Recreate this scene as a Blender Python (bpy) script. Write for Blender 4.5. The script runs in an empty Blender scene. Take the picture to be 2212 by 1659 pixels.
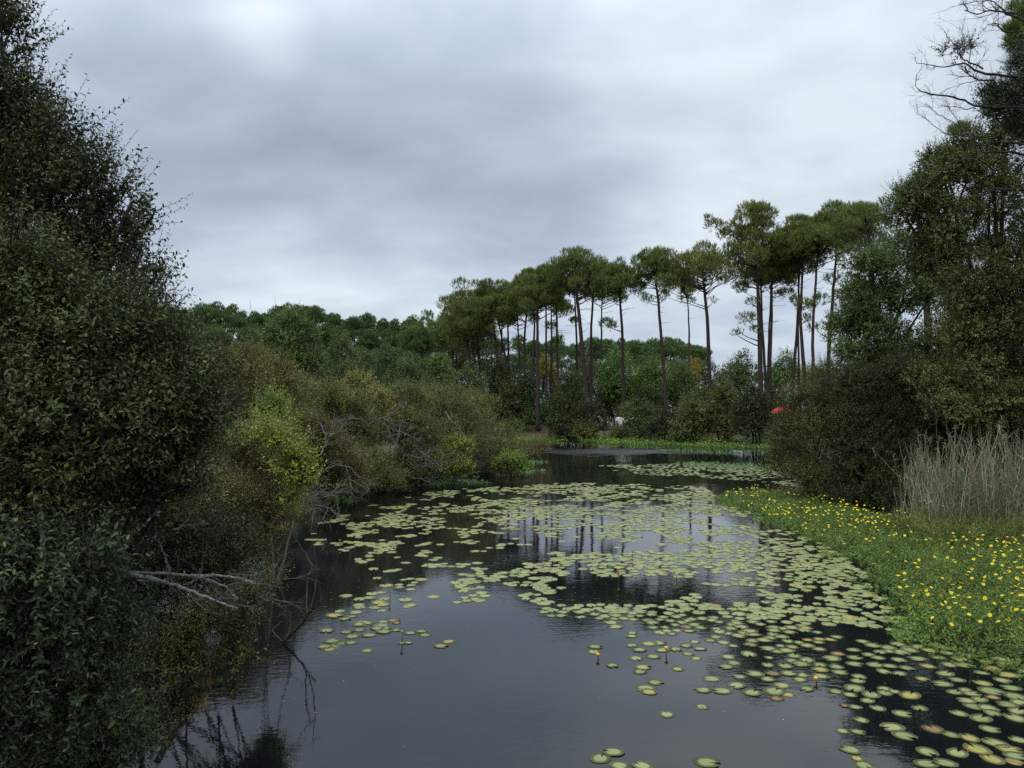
import bpy, math, random
import numpy as np
from mathutils import Vector

# ------------------------------------------------------------------ camera, sky, sun, exposure
scene = bpy.context.scene
COL = scene.collection
PW, PH, F = 2212.0, 1659.0, 1664.0            # picture grid used for measuring, focal length in it
CAM = np.array([0.0, 0.0, 3.8])
PITCH = math.radians(1.74)
cam_data = bpy.data.cameras.new("camera")
cam_data.sensor_width = 36.0
cam_data.lens = 36.0 * F / PW
cam_data.clip_start, cam_data.clip_end = 0.1, 6000.0
cam = bpy.data.objects.new("camera", cam_data)
cam.location = CAM
cam.rotation_euler = (math.radians(90) + PITCH, 0, 0)
COL.objects.link(cam)
scene.camera = cam
scene.view_settings.view_transform = 'Standard'
scene.view_settings.look = 'None'
scene.view_settings.gamma = 1.0
scene.view_settings.exposure = 0.0
scene.render.engine = 'CYCLES'
scene.cycles.max_bounces = 5
scene.cycles.diffuse_bounces = 2
scene.cycles.glossy_bounces = 3
scene.cycles.transmission_bounces = 2
scene.cycles.use_denoising = False
scene.cycles.sample_clamp_indirect = 4.0


def ray(px, py):
    x, y = (px - PW / 2) / F, (PH / 2 - py) / F
    c, s = math.cos(PITCH), math.sin(PITCH)
    return np.array([x, c - y * s, s + y * c])


def W(px, py, d):                                # point seen at a picture position, d metres out
    r = ray(px, py)
    return CAM + r * (d / r[1])


def G(px, py, z=0.0):                            # point at height z seen at a picture position
    r = ray(px, py)
    return CAM + r * ((z - CAM[2]) / r[2])


SUN_EL, SUN_AZ = math.radians(58), math.radians(-140)      # azimuth measured from +Y towards +X


def make_world():
    w = bpy.data.worlds.new("World")
    scene.world = w
    w.use_nodes = True
    nt = w.node_tree
    N, Lk = nt.nodes, nt.links
    bg = N["Background"]
    sky = N.new("ShaderNodeTexSky")
    sky.sky_type = 'NISHITA'
    sky.sun_disc = False
    sky.sun_elevation = SUN_EL
    sky.sun_rotation = SUN_AZ
    tc = N.new("ShaderNodeTexCoord")
    sep = N.new("ShaderNodeSeparateXYZ")
    Lk.new(tc.outputs["Generated"], sep.inputs[0])

    def math_(op, a, b=None, clamp=False):
        n = N.new("ShaderNodeMath")
        n.operation = op
        n.use_clamp = clamp
        for i, v in enumerate((a, b)):
            if v is None:
                continue
            if isinstance(v, (int, float)):
                n.inputs[i].default_value = v
            else:
                Lk.new(v, n.inputs[i])
        return n.outputs[0]

    z = math_('MAXIMUM', sep.outputs[2], 0.0)
    zc = math_('ADD', z, 0.26)
    comb = N.new("ShaderNodeCombineXYZ")
    Lk.new(math_('DIVIDE', sep.outputs[0], zc), comb.inputs[0])
    Lk.new(math_('DIVIDE', sep.outputs[1], zc), comb.inputs[1])

    def noise(scale, detail, rough, off):
        mp = N.new("ShaderNodeMapping")
        mp.inputs["Location"].default_value = off
        mp.inputs["Scale"].default_value = (1.0, 1.25, 1.0)
        Lk.new(comb.outputs[0], mp.inputs[0])
        n = N.new("ShaderNodeTexNoise")
        n.inputs["Scale"].default_value = scale
        n.inputs["Detail"].default_value = detail
        n.inputs["Roughness"].default_value = rough
        n.inputs["Distortion"].default_value = 0.15
        Lk.new(mp.outputs[0], n.inputs["Vector"])
        return n.outputs["Fac"]

    b = math_('MULTIPLY', math_('SUBTRACT', noise(0.95, 3, 0.5, (3.1, 1.7, 0)), 0.5), 0.75)
    b = math_('ADD', b, math_('MULTIPLY', math_('SUBTRACT', noise(3.4, 5, 0.5, (7.3, 2.2, 0)), 0.5), 0.80))
    b = math_('ADD', b, 0.64)

    # broad bright and dark banks of the cloud deck, as directions in the sky
    def bank(b, px, py, rad_deg, amount):
        r = ray(px, py)
        r = r / np.linalg.norm(r)
        vm = N.new("ShaderNodeVectorMath")
        vm.operation = 'DOT_PRODUCT'
        Lk.new(tc.outputs["Generated"], vm.inputs[0])
        vm.inputs[1].default_value = tuple(r)
        mr = N.new("ShaderNodeMapRange")
        mr.inputs["From Min"].default_value = math.cos(math.radians(rad_deg))
        mr.inputs["From Max"].default_value = 1.0
        mr.inputs["To Min"].default_value = 0.0
        mr.inputs["To Max"].default_value = 1.0
        Lk.new(vm.outputs["Value"], mr.inputs["Value"])
        return math_('ADD', b, math_('MULTIPLY', math_('POWER', mr.outputs[0], 1.8), amount))

    for args in BANKS:
        b = bank(b, *args)
    ramp = N.new("ShaderNodeValToRGB")
    cr = ramp.color_ramp
    cr.elements[0].position, cr.elements[0].color = 0.0, (0.30, 0.36, 0.46, 1)
    cr.elements[1].position, cr.elements[1].color = 1.0, (0.80, 0.875, 0.95, 1)
    e = cr.elements.new(0.5)
    e.color = (0.505, 0.585, 0.71, 1)
    Lk.new(b, ramp.inputs[0])
    # the deck is brighter overhead
    zen = N.new("ShaderNodeMapRange")
    zen.inputs["From Min"].default_value, zen.inputs["From Max"].default_value = 0.38, 1.0
    zen.inputs["To Min"].default_value, zen.inputs["To Max"].default_value = 10.0, 26.0
    Lk.new(z, zen.inputs["Value"])
    sc = N.new("ShaderNodeVectorMath")
    sc.operation = 'SCALE'
    Lk.new(ramp.outputs[0], sc.inputs[0])
    Lk.new(zen.outputs[0], sc.inputs["Scale"])
    mix = N.new("ShaderNodeMix")
    mix.data_type = 'RGBA'
    mix.inputs[0].default_value = 0.95
    Lk.new(sky.outputs[0], mix.inputs[6])
    Lk.new(sc.outputs[0], mix.inputs[7])
    Lk.new(mix.outputs[2], bg.inputs["Color"])
    bg.inputs["Strength"].default_value = 0.1


BANKS = [(560, 50, 4.2, 0.30), (700, -20, 16, 0.10), (1000, 270, 17, -0.26), (520, 330, 14, -0.22), (1450, 40, 24, 0.20), (1900, 150, 18, 0.04),
         (620, 640, 9, 0.30), (900, 610, 7, 0.18), (1250, 560, 12, -0.12), (1700, 330, 16, 0.10), (1650, 720, 9, -0.05),
         (300, 200, 12, -0.02), (760, 500, 7, 0.06), (1150, 430, 8, -0.10)]
make_world()
sun_data = bpy.data.lights.new("sun", 'SUN')
sun_data.energy = 1.4
sun_data.angle = math.radians(40)
sun_data.color = (1.0, 0.96, 0.9)
sun = bpy.data.objects.new("sun", sun_data)
_sd = Vector((math.sin(SUN_AZ) * math.cos(SUN_EL), math.cos(SUN_AZ) * math.cos(SUN_EL), math.sin(SUN_EL)))
sun.rotation_euler = _sd.to_track_quat('Z', 'Y').to_euler()
COL.objects.link(sun)

# ------------------------------------------------------------------ materials


def _mat(name):
    m = bpy.data.materials.new(name)
    m.use_nodes = True
    nt = m.node_tree
    return m, nt, nt.nodes["Principled BSDF"], nt.nodes["Material Output"]


def rgba(c):
    return (c[0], c[1], c[2], 1.0)


LEAF_GAIN = 1.75
GAINS = {'leaf_tall_tree': 1.1, 'leaf_grey_willow': 1.2, 'leaf_blue_willow': 1.2, 'leaf_bog_myrtle': 1.9, 'leaf_primrose': 1.7, 'leaf_alder': 2.2, 'leaf_old_alder': 2.4, 'leaf_holm_oak': 2.0, 'leaf_olive_bush': 2.5, 'leaf_brown_thicket': 1.9, 'leaf_olive_thicket': 2.1, 'leaf_grey_thicket': 1.9, 'leaf_primrose_far': 1.3, 'needles_pine': 2.5, 'needles_pine_olive': 2.5, 'needles_far_pine': 1.9, 'leaf_dark_alder': 1.35}


def leaf_mat(name, cols, rough=0.5, transl=0.25, spec=0.35, noise_scale=1.2, noise_amt=0.45, per_object=False):
    if not name.startswith(('petal', 'leaf_lime', 'leaf_gold', 'leaf_yellow', 'stalks')):
        cols = [(p, tuple(v * t * GAINS.get(name, LEAF_GAIN) for v, t in zip(c, (1.0, 1.0, .8)))) for p, c in cols]
    """cols: list of (position, colour) along a random value per leaf."""
    m, nt, bsdf, out = _mat(name)
    N, Lk = nt.nodes, nt.links
    geo = N.new("ShaderNodeNewGeometry")
    rnd = geo.outputs["Random Per Island"]
    if per_object:
        oi = N.new("ShaderNodeObjectInfo")
        ad = N.new("ShaderNodeMath")
        ad.operation = 'ADD'
        Lk.new(oi.outputs["Random"], ad.inputs[0])
        Lk.new(rnd, ad.inputs[1])
        fr = N.new("ShaderNodeMath")
        fr.operation = 'FRACT'
        Lk.new(ad.outputs[0], fr.inputs[0])
        rnd = fr.outputs[0]
    ramp = N.new("ShaderNodeValToRGB")
    cr = ramp.color_ramp
    cr.elements[0].position, cr.elements[0].color = cols[0][0], rgba(cols[0][1])
    cr.elements[1].position, cr.elements[1].color = cols[-1][0], rgba(cols[-1][1])
    for p, c in cols[1:-1]:
        e = cr.elements.new(p)
        e.color = rgba(c)
    Lk.new(rnd, ramp.inputs[0])
    tc = N.new("ShaderNodeTexCoord")
    ns = N.new("ShaderNodeTexNoise")
    ns.inputs["Scale"].default_value = noise_scale
    ns.inputs["Detail"].default_value = 3
    Lk.new(tc.outputs["Object"], ns.inputs["Vector"])
    mr = N.new("ShaderNodeMapRange")
    mr.inputs["From Min"].default_value, mr.inputs["From Max"].default_value = 0.3, 0.7
    mr.inputs["To Min"].default_value, mr.inputs["To Max"].default_value = 1 - noise_amt, 1 + noise_amt
    Lk.new(ns.outputs["Fac"], mr.inputs["Value"])
    mul = N.new("ShaderNodeVectorMath")
    mul.operation = 'SCALE'
    Lk.new(ramp.outputs[0], mul.inputs[0])
    Lk.new(mr.outputs[0], mul.inputs["Scale"])
    Lk.new(mul.outputs[0], bsdf.inputs["Base Color"])
    bsdf.inputs["Roughness"].default_value = rough
    bsdf.inputs["Specular IOR Level"].default_value = spec
    if transl > 0:
        tr = N.new("ShaderNodeBsdfTranslucent")
        Lk.new(mul.outputs[0], tr.inputs["Color"])
        mx = N.new("ShaderNodeMixShader")
        mx.inputs[0].default_value = transl
        Lk.new(bsdf.outputs[0], mx.inputs[1])
        Lk.new(tr.outputs[0], mx.inputs[2])
        Lk.new(mx.outputs[0], out.inputs["Surface"])
    return m


def bark_mat(name, c1, c2, scale=6.0, rough=0.9, stretch=0.25, bump=0.6):
    m, nt, bsdf, out = _mat(name)
    N, Lk = nt.nodes, nt.links
    tc = N.new("ShaderNodeTexCoord")
    mp = N.new("ShaderNodeMapping")
    mp.inputs["Scale"].default_value = (1, 1, stretch)
    Lk.new(tc.outputs["Object"], mp.inputs[0])
    ns = N.new("ShaderNodeTexNoise")
    ns.inputs["Scale"].default_value = scale
    ns.inputs["Detail"].default_value = 6
    ns.inputs["Roughness"].default_value = 0.65
    Lk.new(mp.outputs[0], ns.inputs["Vector"])
    ramp = N.new("ShaderNodeValToRGB")
    ramp.color_ramp.elements[0].position, ramp.color_ramp.elements[0].color = 0.35, rgba(c1)
    ramp.color_ramp.elements[1].position, ramp.color_ramp.elements[1].color = 0.68, rgba(c2)
    Lk.new(ns.outputs["Fac"], ramp.inputs[0])
    Lk.new(ramp.outputs[0], bsdf.inputs["Base Color"])
    bsdf.inputs["Roughness"].default_value = rough
    bsdf.inputs["Specular IOR Level"].default_value = 0.2
    bp = N.new("ShaderNodeBump")
    bp.inputs["Strength"].default_value = bump
    bp.inputs["Distance"].default_value = 0.02
    Lk.new(ns.outputs["Fac"], bp.inputs["Height"])
    Lk.new(bp.outputs[0], bsdf.inputs["Normal"])
    return m


def plain_mat(name, c, rough=0.5, spec=0.5, metal=0.0, var=0.1, scale=4.0):
    m, nt, bsdf, out = _mat(name)
    N, Lk = nt.nodes, nt.links
    ns = N.new("ShaderNodeTexNoise")
    ns.inputs["Scale"].default_value = scale
    ns.inputs["Detail"].default_value = 4
    tc = N.new("ShaderNodeTexCoord")
    Lk.new(tc.outputs["Object"], ns.inputs["Vector"])
    ramp = N.new("ShaderNodeValToRGB")
    ramp.color_ramp.elements[0].position, ramp.color_ramp.elements[0].color = 0.3, rgba([x * (1 - var) for x in c])
    ramp.color_ramp.elements[1].position, ramp.color_ramp.elements[1].color = 0.7, rgba([min(1, x * (1 + var)) for x in c])
    Lk.new(ns.outputs["Fac"], ramp.inputs[0])
    Lk.new(ramp.outputs[0], bsdf.inputs["Base Color"])
    bsdf.inputs["Roughness"].default_value = rough
    bsdf.inputs["Specular IOR Level"].default_value = spec
    bsdf.inputs["Metallic"].default_value = metal
    return m


LM = {
    'tall': leaf_mat("leaf_tall_tree", [(0, (.028, .040, .017)), (.6, (.050, .066, .024)), (.96, (.085, .098, .036)), (1, (.15, .14, .04))], 0.5, 0.22, 0.22, 1.5),
    'willow': leaf_mat("leaf_grey_willow", [(0, (.032, .050, .018)), (.6, (.067, .093, .032)), (.985, (.125, .14, .062)), (1, (.20, .19, .05))], 0.5, 0.22, 0.25, 1.3, .5),
    'bluew': leaf_mat("leaf_blue_willow", [(0, (.028, .046, .025)), (.7, (.060, .088, .045)), (.99, (.11, .14, .08)), (1, (.24, .23, .05))], 0.5, 0.2, 0.25, 1.5),
    'myrtle': leaf_mat("leaf_bog_myrtle", [(0, (.045, .055, .020)), (.6, (.085, .095, .035)), (.95, (.12, .125, .05)), (1, (.2, .12, .05))], 0.5, 0.25, 0.3, 2.0),
    'olive': leaf_mat("leaf_olive_bush", [(0, (.060, .064, .018)), (.6, (.105, .106, .030)), (1, (.15, .14, .06))], 0.55, 0.25, 0.25, 1.4, .4),
    'lime': leaf_mat("leaf_lime_shoots", [(0, (.19, .26, .03)), (.6, (.30, .38, .05)), (1, (.42, .44, .08))], 0.5, 0.35, 0.3, 1.5, .3),
    'fresh': leaf_mat("leaf_fresh_green", [(0, (.07, .12, .02)), (.6, (.125, .19, .03)), (1, (.19, .25, .05))], 0.5, 0.3, 0.3, 1.2, .35),
    'yellowish': leaf_mat("leaf_yellow_shrub", [(0, (.16, .21, .03)), (.6, (.25, .31, .045)), (1, (.38, .40, .06))], 0.5, 0.3, 0.3, 1.5, .3),
    'brownish': leaf_mat("leaf_brown_thicket", [(0, (.054, .048, .016)), (.6, (.090, .080, .026)), (1, (.125, .11, .040))], 0.6, 0.2, 0.2, 0.5, .4),
    'thicket': leaf_mat("leaf_olive_thicket", [(0, (.046, .052, .016)), (.6, (.080, .088, .027)), (1, (.115, .12, .040))], 0.6, 0.2, 0.2, 0.5, .4),
    'greyish': leaf_mat("leaf_grey_thicket", [(0, (.050, .060, .021)), (.6, (.082, .094, .034)), (1, (.12, .13, .050))], 0.6, 0.2, 0.2, 0.5, .4),
    'birch': leaf_mat("leaf_birch", [(0, (.048, .082, .022)), (.6, (.074, .118, .030)), (1, (.115, .165, .045))], 0.5, 0.3, 0.3, 0.5, .35),
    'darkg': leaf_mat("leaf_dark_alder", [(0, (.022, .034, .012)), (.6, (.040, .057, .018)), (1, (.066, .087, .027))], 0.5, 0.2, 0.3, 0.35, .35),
    'midg': leaf_mat("leaf_mid_green", [(0, (.040, .062, .020)), (.6, (.066, .096, .030)), (1, (.10, .135, .045))], 0.5, 0.25, 0.3, 0.3, .3),
    'lightg': leaf_mat("leaf_light_green", [(0, (.055, .095, .022)), (.6, (.085, .14, .034)), (1, (.14, .19, .05))], 0.5, 0.3, 0.3, 0.3, .3),
    'gold': leaf_mat("leaf_gold", [(0, (.22, .15, .02)), (.6, (.36, .24, .03)), (1, (.45, .33, .05))], 0.5, 0.3, 0.3, 0.4, .25),
    'yellow': leaf_mat("leaf_yellow", [(0, (.25, .24, .03)), (.6, (.38, .35, .05)), (1, (.45, .42, .08))], 0.5, 0.3, 0.3, 0.4, .25),
    'bankolive': leaf_mat("leaf_bank_willow", [(0, (.042, .056, .016)), (.6, (.071, .088, .026)), (1, (.13, .13, .05))], 0.55, 0.25, 0.25, 0.6, .35),
    'alder': leaf_mat("leaf_alder", [(0, (.030, .050, .016)), (.6, (.055, .085, .026)), (.96, (.09, .12, .04)), (1, (.15, .13, .04))], 0.55, 0.25, 0.18, 0.6, .35),
    'oldalder': leaf_mat("leaf_old_alder", [(0, (.032, .048, .015)), (.6, (.056, .080, .024)), (.96, (.09, .09, .04)), (1, (.14, .10, .04))], 0.5, 0.22, 0.3, 0.6, .4),
    'holm': leaf_mat("leaf_holm_oak", [(0, (.018, .030, .020)), (.7, (.034, .052, .028)), (1, (.06, .075, .035))], 0.4, 0.15, 0.35, 1.0, .35),
    'needle': leaf_mat("needles_pine", [(0, (.034, .050, .016)), (.6, (.055, .076, .023)), (1, (.084, .106, .034))], 0.6, 0.2, 0.18, 0.25, .3),
    'needleo': leaf_mat("needles_pine_olive", [(0, (.040, .050, .014)), (.6, (.062, .074, .021)), (1, (.092, .102, .030))], 0.6, 0.2, 0.18, 0.25, .3),
    'needlef': leaf_mat("needles_far_pine", [(0, (.032, .054, .022)), (.6, (.053, .084, .033)), (1, (.082, .115, .046))], 0.6, 0.12, 0.2, 0.12, .3, True),
    'reedg': leaf_mat("blades_green_reed", [(0, (.045, .075, .038)), (.7, (.085, .125, .065)), (1, (.14, .17, .09))], 0.5, 0.25, 0.3, 1.0, .3),
    'straw': leaf_mat("stalks_dry_reed", [(0, (.13, .11, .075)), (.6, (.27, .235, .165)), (1, (.42, .37, .27))], 0.7, 0.1, 0.2, 1.0, .3),
    'prim': leaf_mat("leaf_primrose", [(0, (.055, .098, .020)), (.6, (.090, .145, .028)), (1, (.14, .19, .042))], 0.45, 0.3, 0.35, 0.9, .35),
    'primpale': leaf_mat("leaf_primrose_pale", [(0, (.075, .13, .062)), (.7, (.12, .19, .095)), (1, (.17, .23, .13))], 0.5, 0.25, 0.3, 0.9, .25),
    'primfar': leaf_mat("leaf_primrose_far", [(0, (.075, .14, .035)), (.7, (.12, .20, .05)), (1, (.17, .24, .07))], 0.5, 0.25, 0.3, 0.4, .3),
    'petal': leaf_mat("petals_yellow", [(0, (.72, .52, .02)), (1, (.88, .70, .03))], 0.5, 0.2, 0.3, 1.0, .05),
    'dry': leaf_mat("needles_dry", [(0, (.16, .09, .04)), (1, (.32, .20, .09))], 0.7, 0.1, 0.2, 1.0, .2),
}
BK = {
    'pine': bark_mat("bark_pine", (.028, .021, .018), (.078, .056, .048), 7.0),
    'dark': bark_mat("bark_dark", (.022, .020, .017), (.06, .052, .042), 9.0),
    'grey': bark_mat("bark_grey_twig", (.070, .067, .055), (.20, .195, .165), 9.0, bump=.3),
    'lichen': bark_mat("bark_lichen", (.12, .125, .105), (.40, .42, .36), 40.0, stretch=1.0, bump=1.0),
    'wet': bark_mat("bark_wet", (.012, .010, .010), (.045, .038, .034), 20.0),
    'tan': bark_mat("bark_tan_twig", (.10, .078, .055), (.21, .17, .12), 9.0, bump=.3),
    'alder': bark_mat("bark_alder", (.05, .05, .045), (.17, .165, .145), 8.0),
}

# ------------------------------------------------------------------ mesh helpers
UP = np.array([0.0, 0.0, 1.0])


def nrm(a):
    return a / np.maximum(np.linalg.norm(a, axis=-1, keepdims=True), 1e-9)


class MB:
    """Gathers vertex and face arrays and builds one mesh."""

    def __init__(self):
        self.v, self.f, self.n = [], [], 0

    def add(self, V, Fc):
        V = np.asarray(V, float).reshape(-1, 3)
        self.v.append(V)
        self.f.append(np.asarray(Fc, np.int64) + self.n)
        self.n += len(V)

    def mesh(self, name, mat, origin=(0, 0, 0), smooth=False):
        me = bpy.data.meshes.new(name)
        V = np.concatenate(self.v) - np.asarray(origin, float)
        tot = np.concatenate([np.full(len(f), f.shape[1]) for f in self.f])
        idx = np.concatenate([f.ravel() for f in self.f])
        me.vertices.add(len(V))
        me.vertices.foreach_set("co", V.astype(np.float32).ravel())
        me.loops.add(len(idx))
        me.loops.foreach_set("vertex_index", idx.astype(np.int32))
        me.polygons.add(len(tot))
        st = np.concatenate([[0], np.cumsum(tot)[:-1]]).astype(np.int32)
        me.polygons.foreach_set("loop_start", st)
        if smooth:
            me.polygons.foreach_set("use_smooth", np.ones(len(tot), bool))
        me.update(calc_edges=True)
        if mat is not None:
            me.materials.append(mat)
        return me

    # -- shapes
    def tube(self, pts, rad, sides=6, cap=True):
        pts = np.asarray(pts, float)
        n = len(pts)
        rad = np.broadcast_to(np.asarray(rad, float), (n,))
        T = np.gradient(pts, axis=0)
        T = nrm(T)
        ref = np.array([0.31, 0.87, 0.38]) if abs(T[:, 2]).mean() > 0.7 else UP
        U = nrm(np.cross(T, ref))
        Vv = np.cross(T, U)
        a = np.arange(sides) * 2 * math.pi / sides
        ring = (U[:, None] * np.cos(a)[None, :, None] + Vv[:, None] * np.sin(a)[None, :, None]) * rad[:, None, None] + pts[:, None]
        i = np.arange(n - 1)[:, None] * sides
        j = np.arange(sides)[None]
        k = (j + 1) % sides
        f = np.stack([i + j, i + k, i + sides + k, i + sides + j], -1).reshape(-1, 4)
        self.add(ring.reshape(-1, 3), f)
        if cap and sides >= 3:
            self.f.append(np.array([[self.n - sides + s for s in range(sides)]]))
            self.f.append(np.array([[self.n - n * sides + s for s in range(sides)][::-1]]))

    def segs(self, A, B, ra, rb):                 # many three-sided twigs at once
        n = len(A)
        if n == 0:
            return
        T = nrm(B - A)
        U = nrm(np.cross(T, np.array([0.37, 0.61, 0.70])))
        Vv = np.cross(T, U)
        a = np.arange(3) * 2 * math.pi / 3
        rad = U[:, None] * np.cos(a)[None, :, None] + Vv[:, None] * np.sin(a)[None, :, None]
        ra = np.broadcast_to(np.asarray(ra, float), (n,))[:, None, None]
        rb = np.broadcast_to(np.asarray(rb, float), (n,))[:, None, None]
        V = np.concatenate([A[:, None] + rad * ra, B[:, None] + rad * rb], 1)
        i = np.arange(n)[:, None, None] * 6
        q = np.array([[0, 1, 4, 3], [1, 2, 5, 4], [2, 0, 3, 5]])[None]
        self.add(V.reshape(-1, 3), (i + q).reshape(-1, 4))

    def leaves(self, P, T, Nn, L, Wd, kind='rhomb', fold=0.2):
        n = len(P)
        if n == 0:
            return
        T = nrm(T)
        S = nrm(np.cross(T, Nn))
        Nn = np.cross(S, T)
        L = np.broadcast_to(np.asarray(L, float), (n,))[:, None]
        Wd = np.broadcast_to(np.asarray(Wd, float), (n,))[:, None]
        i = np.arange(n)[:, None]
        if kind == 'blade':
            V = np.stack([P - S * Wd * .5, P + S * Wd * .5, P + T * L], 1)
            self.add(V.reshape(-1, 3), i * 3 + np.array([[0, 1, 2]]))
        elif kind == 'rhomb':
            h = Nn * Wd * fold
            V = np.stack([P, P + T * L * .45 + S * Wd * .5 + h, P + T * L, P + T * L * .45 - S * Wd * .5 + h], 1)
            self.add(V.reshape(-1, 3), i * 4 + np.array([[0, 1, 2, 3]]))
        else:                                      # oval: two quads folded along the midrib
            h = Nn * Wd * fold
            d = -Nn * L * .10
            V = np.stack([P, P + T * L * .30 + S * Wd * .44 + h, P + T * L * .68 + S * Wd * .42 + h + d * .4, P + T * L + d,
                          P + T * L * .68 - S * Wd * .42 + h + d * .4, P + T * L * .30 - S * Wd * .44 + h], 1)
            q = np.array([[0, 1, 2, 3], [0, 3, 4, 5]])[None]
            self.add(V.reshape(-1, 3), (i[:, :, None] * 6 + q).reshape(-1, 4))

    def box(self, lo, hi):
        x0, y0, z0 = lo
        x1, y1, z1 = hi
        V = [(x0, y0, z0), (x1, y0, z0), (x1, y1, z0), (x0, y1, z0), (x0, y0, z1), (x1, y0, z1), (x1, y1, z1), (x0, y1, z1)]
        self.add(V, [[0, 3, 2, 1], [4, 5, 6, 7], [0, 1, 5, 4], [1, 2, 6, 5], [2, 3, 7, 6], [3, 0, 4, 7]])


def tag(o, label=None, cat=None, group=None, kind=None):
    for k, v in (('label', label), ('category', cat), ('group', group), ('kind', kind)):
        if v:
            o[k] = v
    return o


def empty(name, loc, label, cat, group=None):
    o = bpy.data.objects.new(name, None)
    o.empty_display_size = 0.3
    o.location = tuple(loc)
    COL.objects.link(o)
    return tag(o, label, cat, group)


def link(name, me, parent=None, loc=(0, 0, 0)):
    o = bpy.data.objects.new(name, me)
    o.location = tuple(loc)
    COL.objects.link(o)
    o.parent = parent
    return o


def sphere_dirs(rng, n, up=0.0):
    v = nrm(rng.normal(size=(n, 3)))
    if up:
        v = nrm(v + UP * up * rng.random((n, 1)))
    return v


def perp(D):
    ref = np.where(np.abs(D[:, 2:3]) > .9, np.array([[1.0, 0, 0]]), np.array([[0, 0, 1.0]]))
    U = nrm(np.cross(D, ref))
    return U, np.cross(D, U)


def px_lobes(spec):
    """(px, py, d, rx_px, ry_px[, depth radius m]) -> centres and radii in metres."""
    C, R = [], []
    for s in spec:
        px, py, d, rx, ry = s[:5]
        k = d / F
        C.append(W(px, py, d))
        R.append((rx * k, s[5] if len(s) > 5 else rx * k * .85, ry * k))
    return np.array(C), np.array(R)


def sublobes(rng, C, R, k, size=(.32, .52), up=.5):
    n = len(C)
    idx = np.repeat(np.arange(n), k)
    u = sphere_dirs(rng, n * k, up)
    rr = rng.uniform(.45, .85, (n * k, 1))
    c = C[idx] + u * R[idx] * rr
    r = R[idx] * rng.uniform(size[0], size[1], (n * k, 1))
    return np.concatenate([C, c]), np.concatenate([R * .62, r])


def lobe_points(rng, C, R, n, shell=.4, up=.35, cull=.55, keep=.12):
    w = (R[:, 0] * R[:, 2] + R[:, 0] * R[:, 1])
    idx = rng.choice(len(C), n, p=w / w.sum())
    u = sphere_dirs(rng, n, up)
    r = 1 - shell * rng.random((n, 1)) ** 1.3
    P = C[idx] + u * R[idx] * r
    O = nrm(u / np.maximum(R[idx], 1e-6) * R[idx].mean(1, keepdims=True))
    if cull > 0:
        best = np.full(n, 9.0)
        for c, rd in zip(C, R):
            best = np.minimum(best, (((P - c) / rd) ** 2).sum(1))
        ok = (best > cull ** 2) | (rng.random(n) < keep)
        P, O = P[ok], O[ok]
    return P, O


def shoots(rng, leafmb, twigmb, P, D, L, m, lL, lW, kind='oval', spread=.9, curve=.15, fold=.2, tr=.003, along=.55, lit=.5):
    n = len(P)
    if n == 0:
        return
    L = np.broadcast_to(np.asarray(L, float), (n,))
    cv = (np.asarray(curve) * (0.4 + 1.2 * rng.random(n)))[:, None]
    t = (np.arange(m) + .6) / m
    pos = P[:, None] + D[:, None] * (L[:, None] * t)[..., None] + UP * (cv * L[:, None] * t ** 2)[..., None]
    T = nrm(D[:, None] + UP * (2 * cv * t)[..., None])
    U, V = perp(D)
    ph = rng.random((n, 1)) * 6.28 + np.arange(m)[None] * 2.4
    rad = U[:, None] * np.cos(ph)[..., None] + V[:, None] * np.sin(ph)[..., None]
    ld = nrm(T * along + rad * spread + rng.normal(size=(n, m, 3)) * .22)
    Nn = T * .8 + UP * lit + rng.normal(size=(n, m, 3)) * .45
    sz = (.7 + .6 * rng.random((n, m))) * (1.1 - .45 * t) * (.65 + .7 * rng.random((n, 1)))
    leafmb.leaves(pos.reshape(-1, 3), ld.reshape(-1, 3), Nn.reshape(-1, 3), (lL * sz).ravel(), (lW * sz * (.85 + .3 * rng.random((n, m)))).ravel(), kind, fold)
    if twigmb is not None:
        A = P - D * (L * .25)[:, None]
        M_ = P + D * (L * .5)[:, None] + UP * (cv[:, 0] * L * .25)[:, None]
        B = P + D * (L * .97)[:, None] + UP * (cv[:, 0] * L * .94)[:, None]
        twigmb.segs(A, M_, tr, tr * .75)
        twigmb.segs(M_, B, tr * .75, tr * .35)


def limb(rng, mb, a, b, r0, r1, bow=.12, n=7, sides=6, wig=.04):
    a, b = np.asarray(a, float), np.asarray(b, float)
    t = np.linspace(0, 1, n)[:, None]
    L = np.linalg.norm(b - a)
    off = np.concatenate([[[0, 0, 0]], np.cumsum(rng.normal(size=(n - 1, 3)), 0)]) * wig * L / math.sqrt(n)
    pts = a + (b - a) * t + UP * bow * L * (t * (1 - t)) * 2 + off * (1 - t * .4)
    mb.tube(pts, r0 + (r1 - r0) * t[:, 0] ** .8, sides)
    return pts


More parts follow.
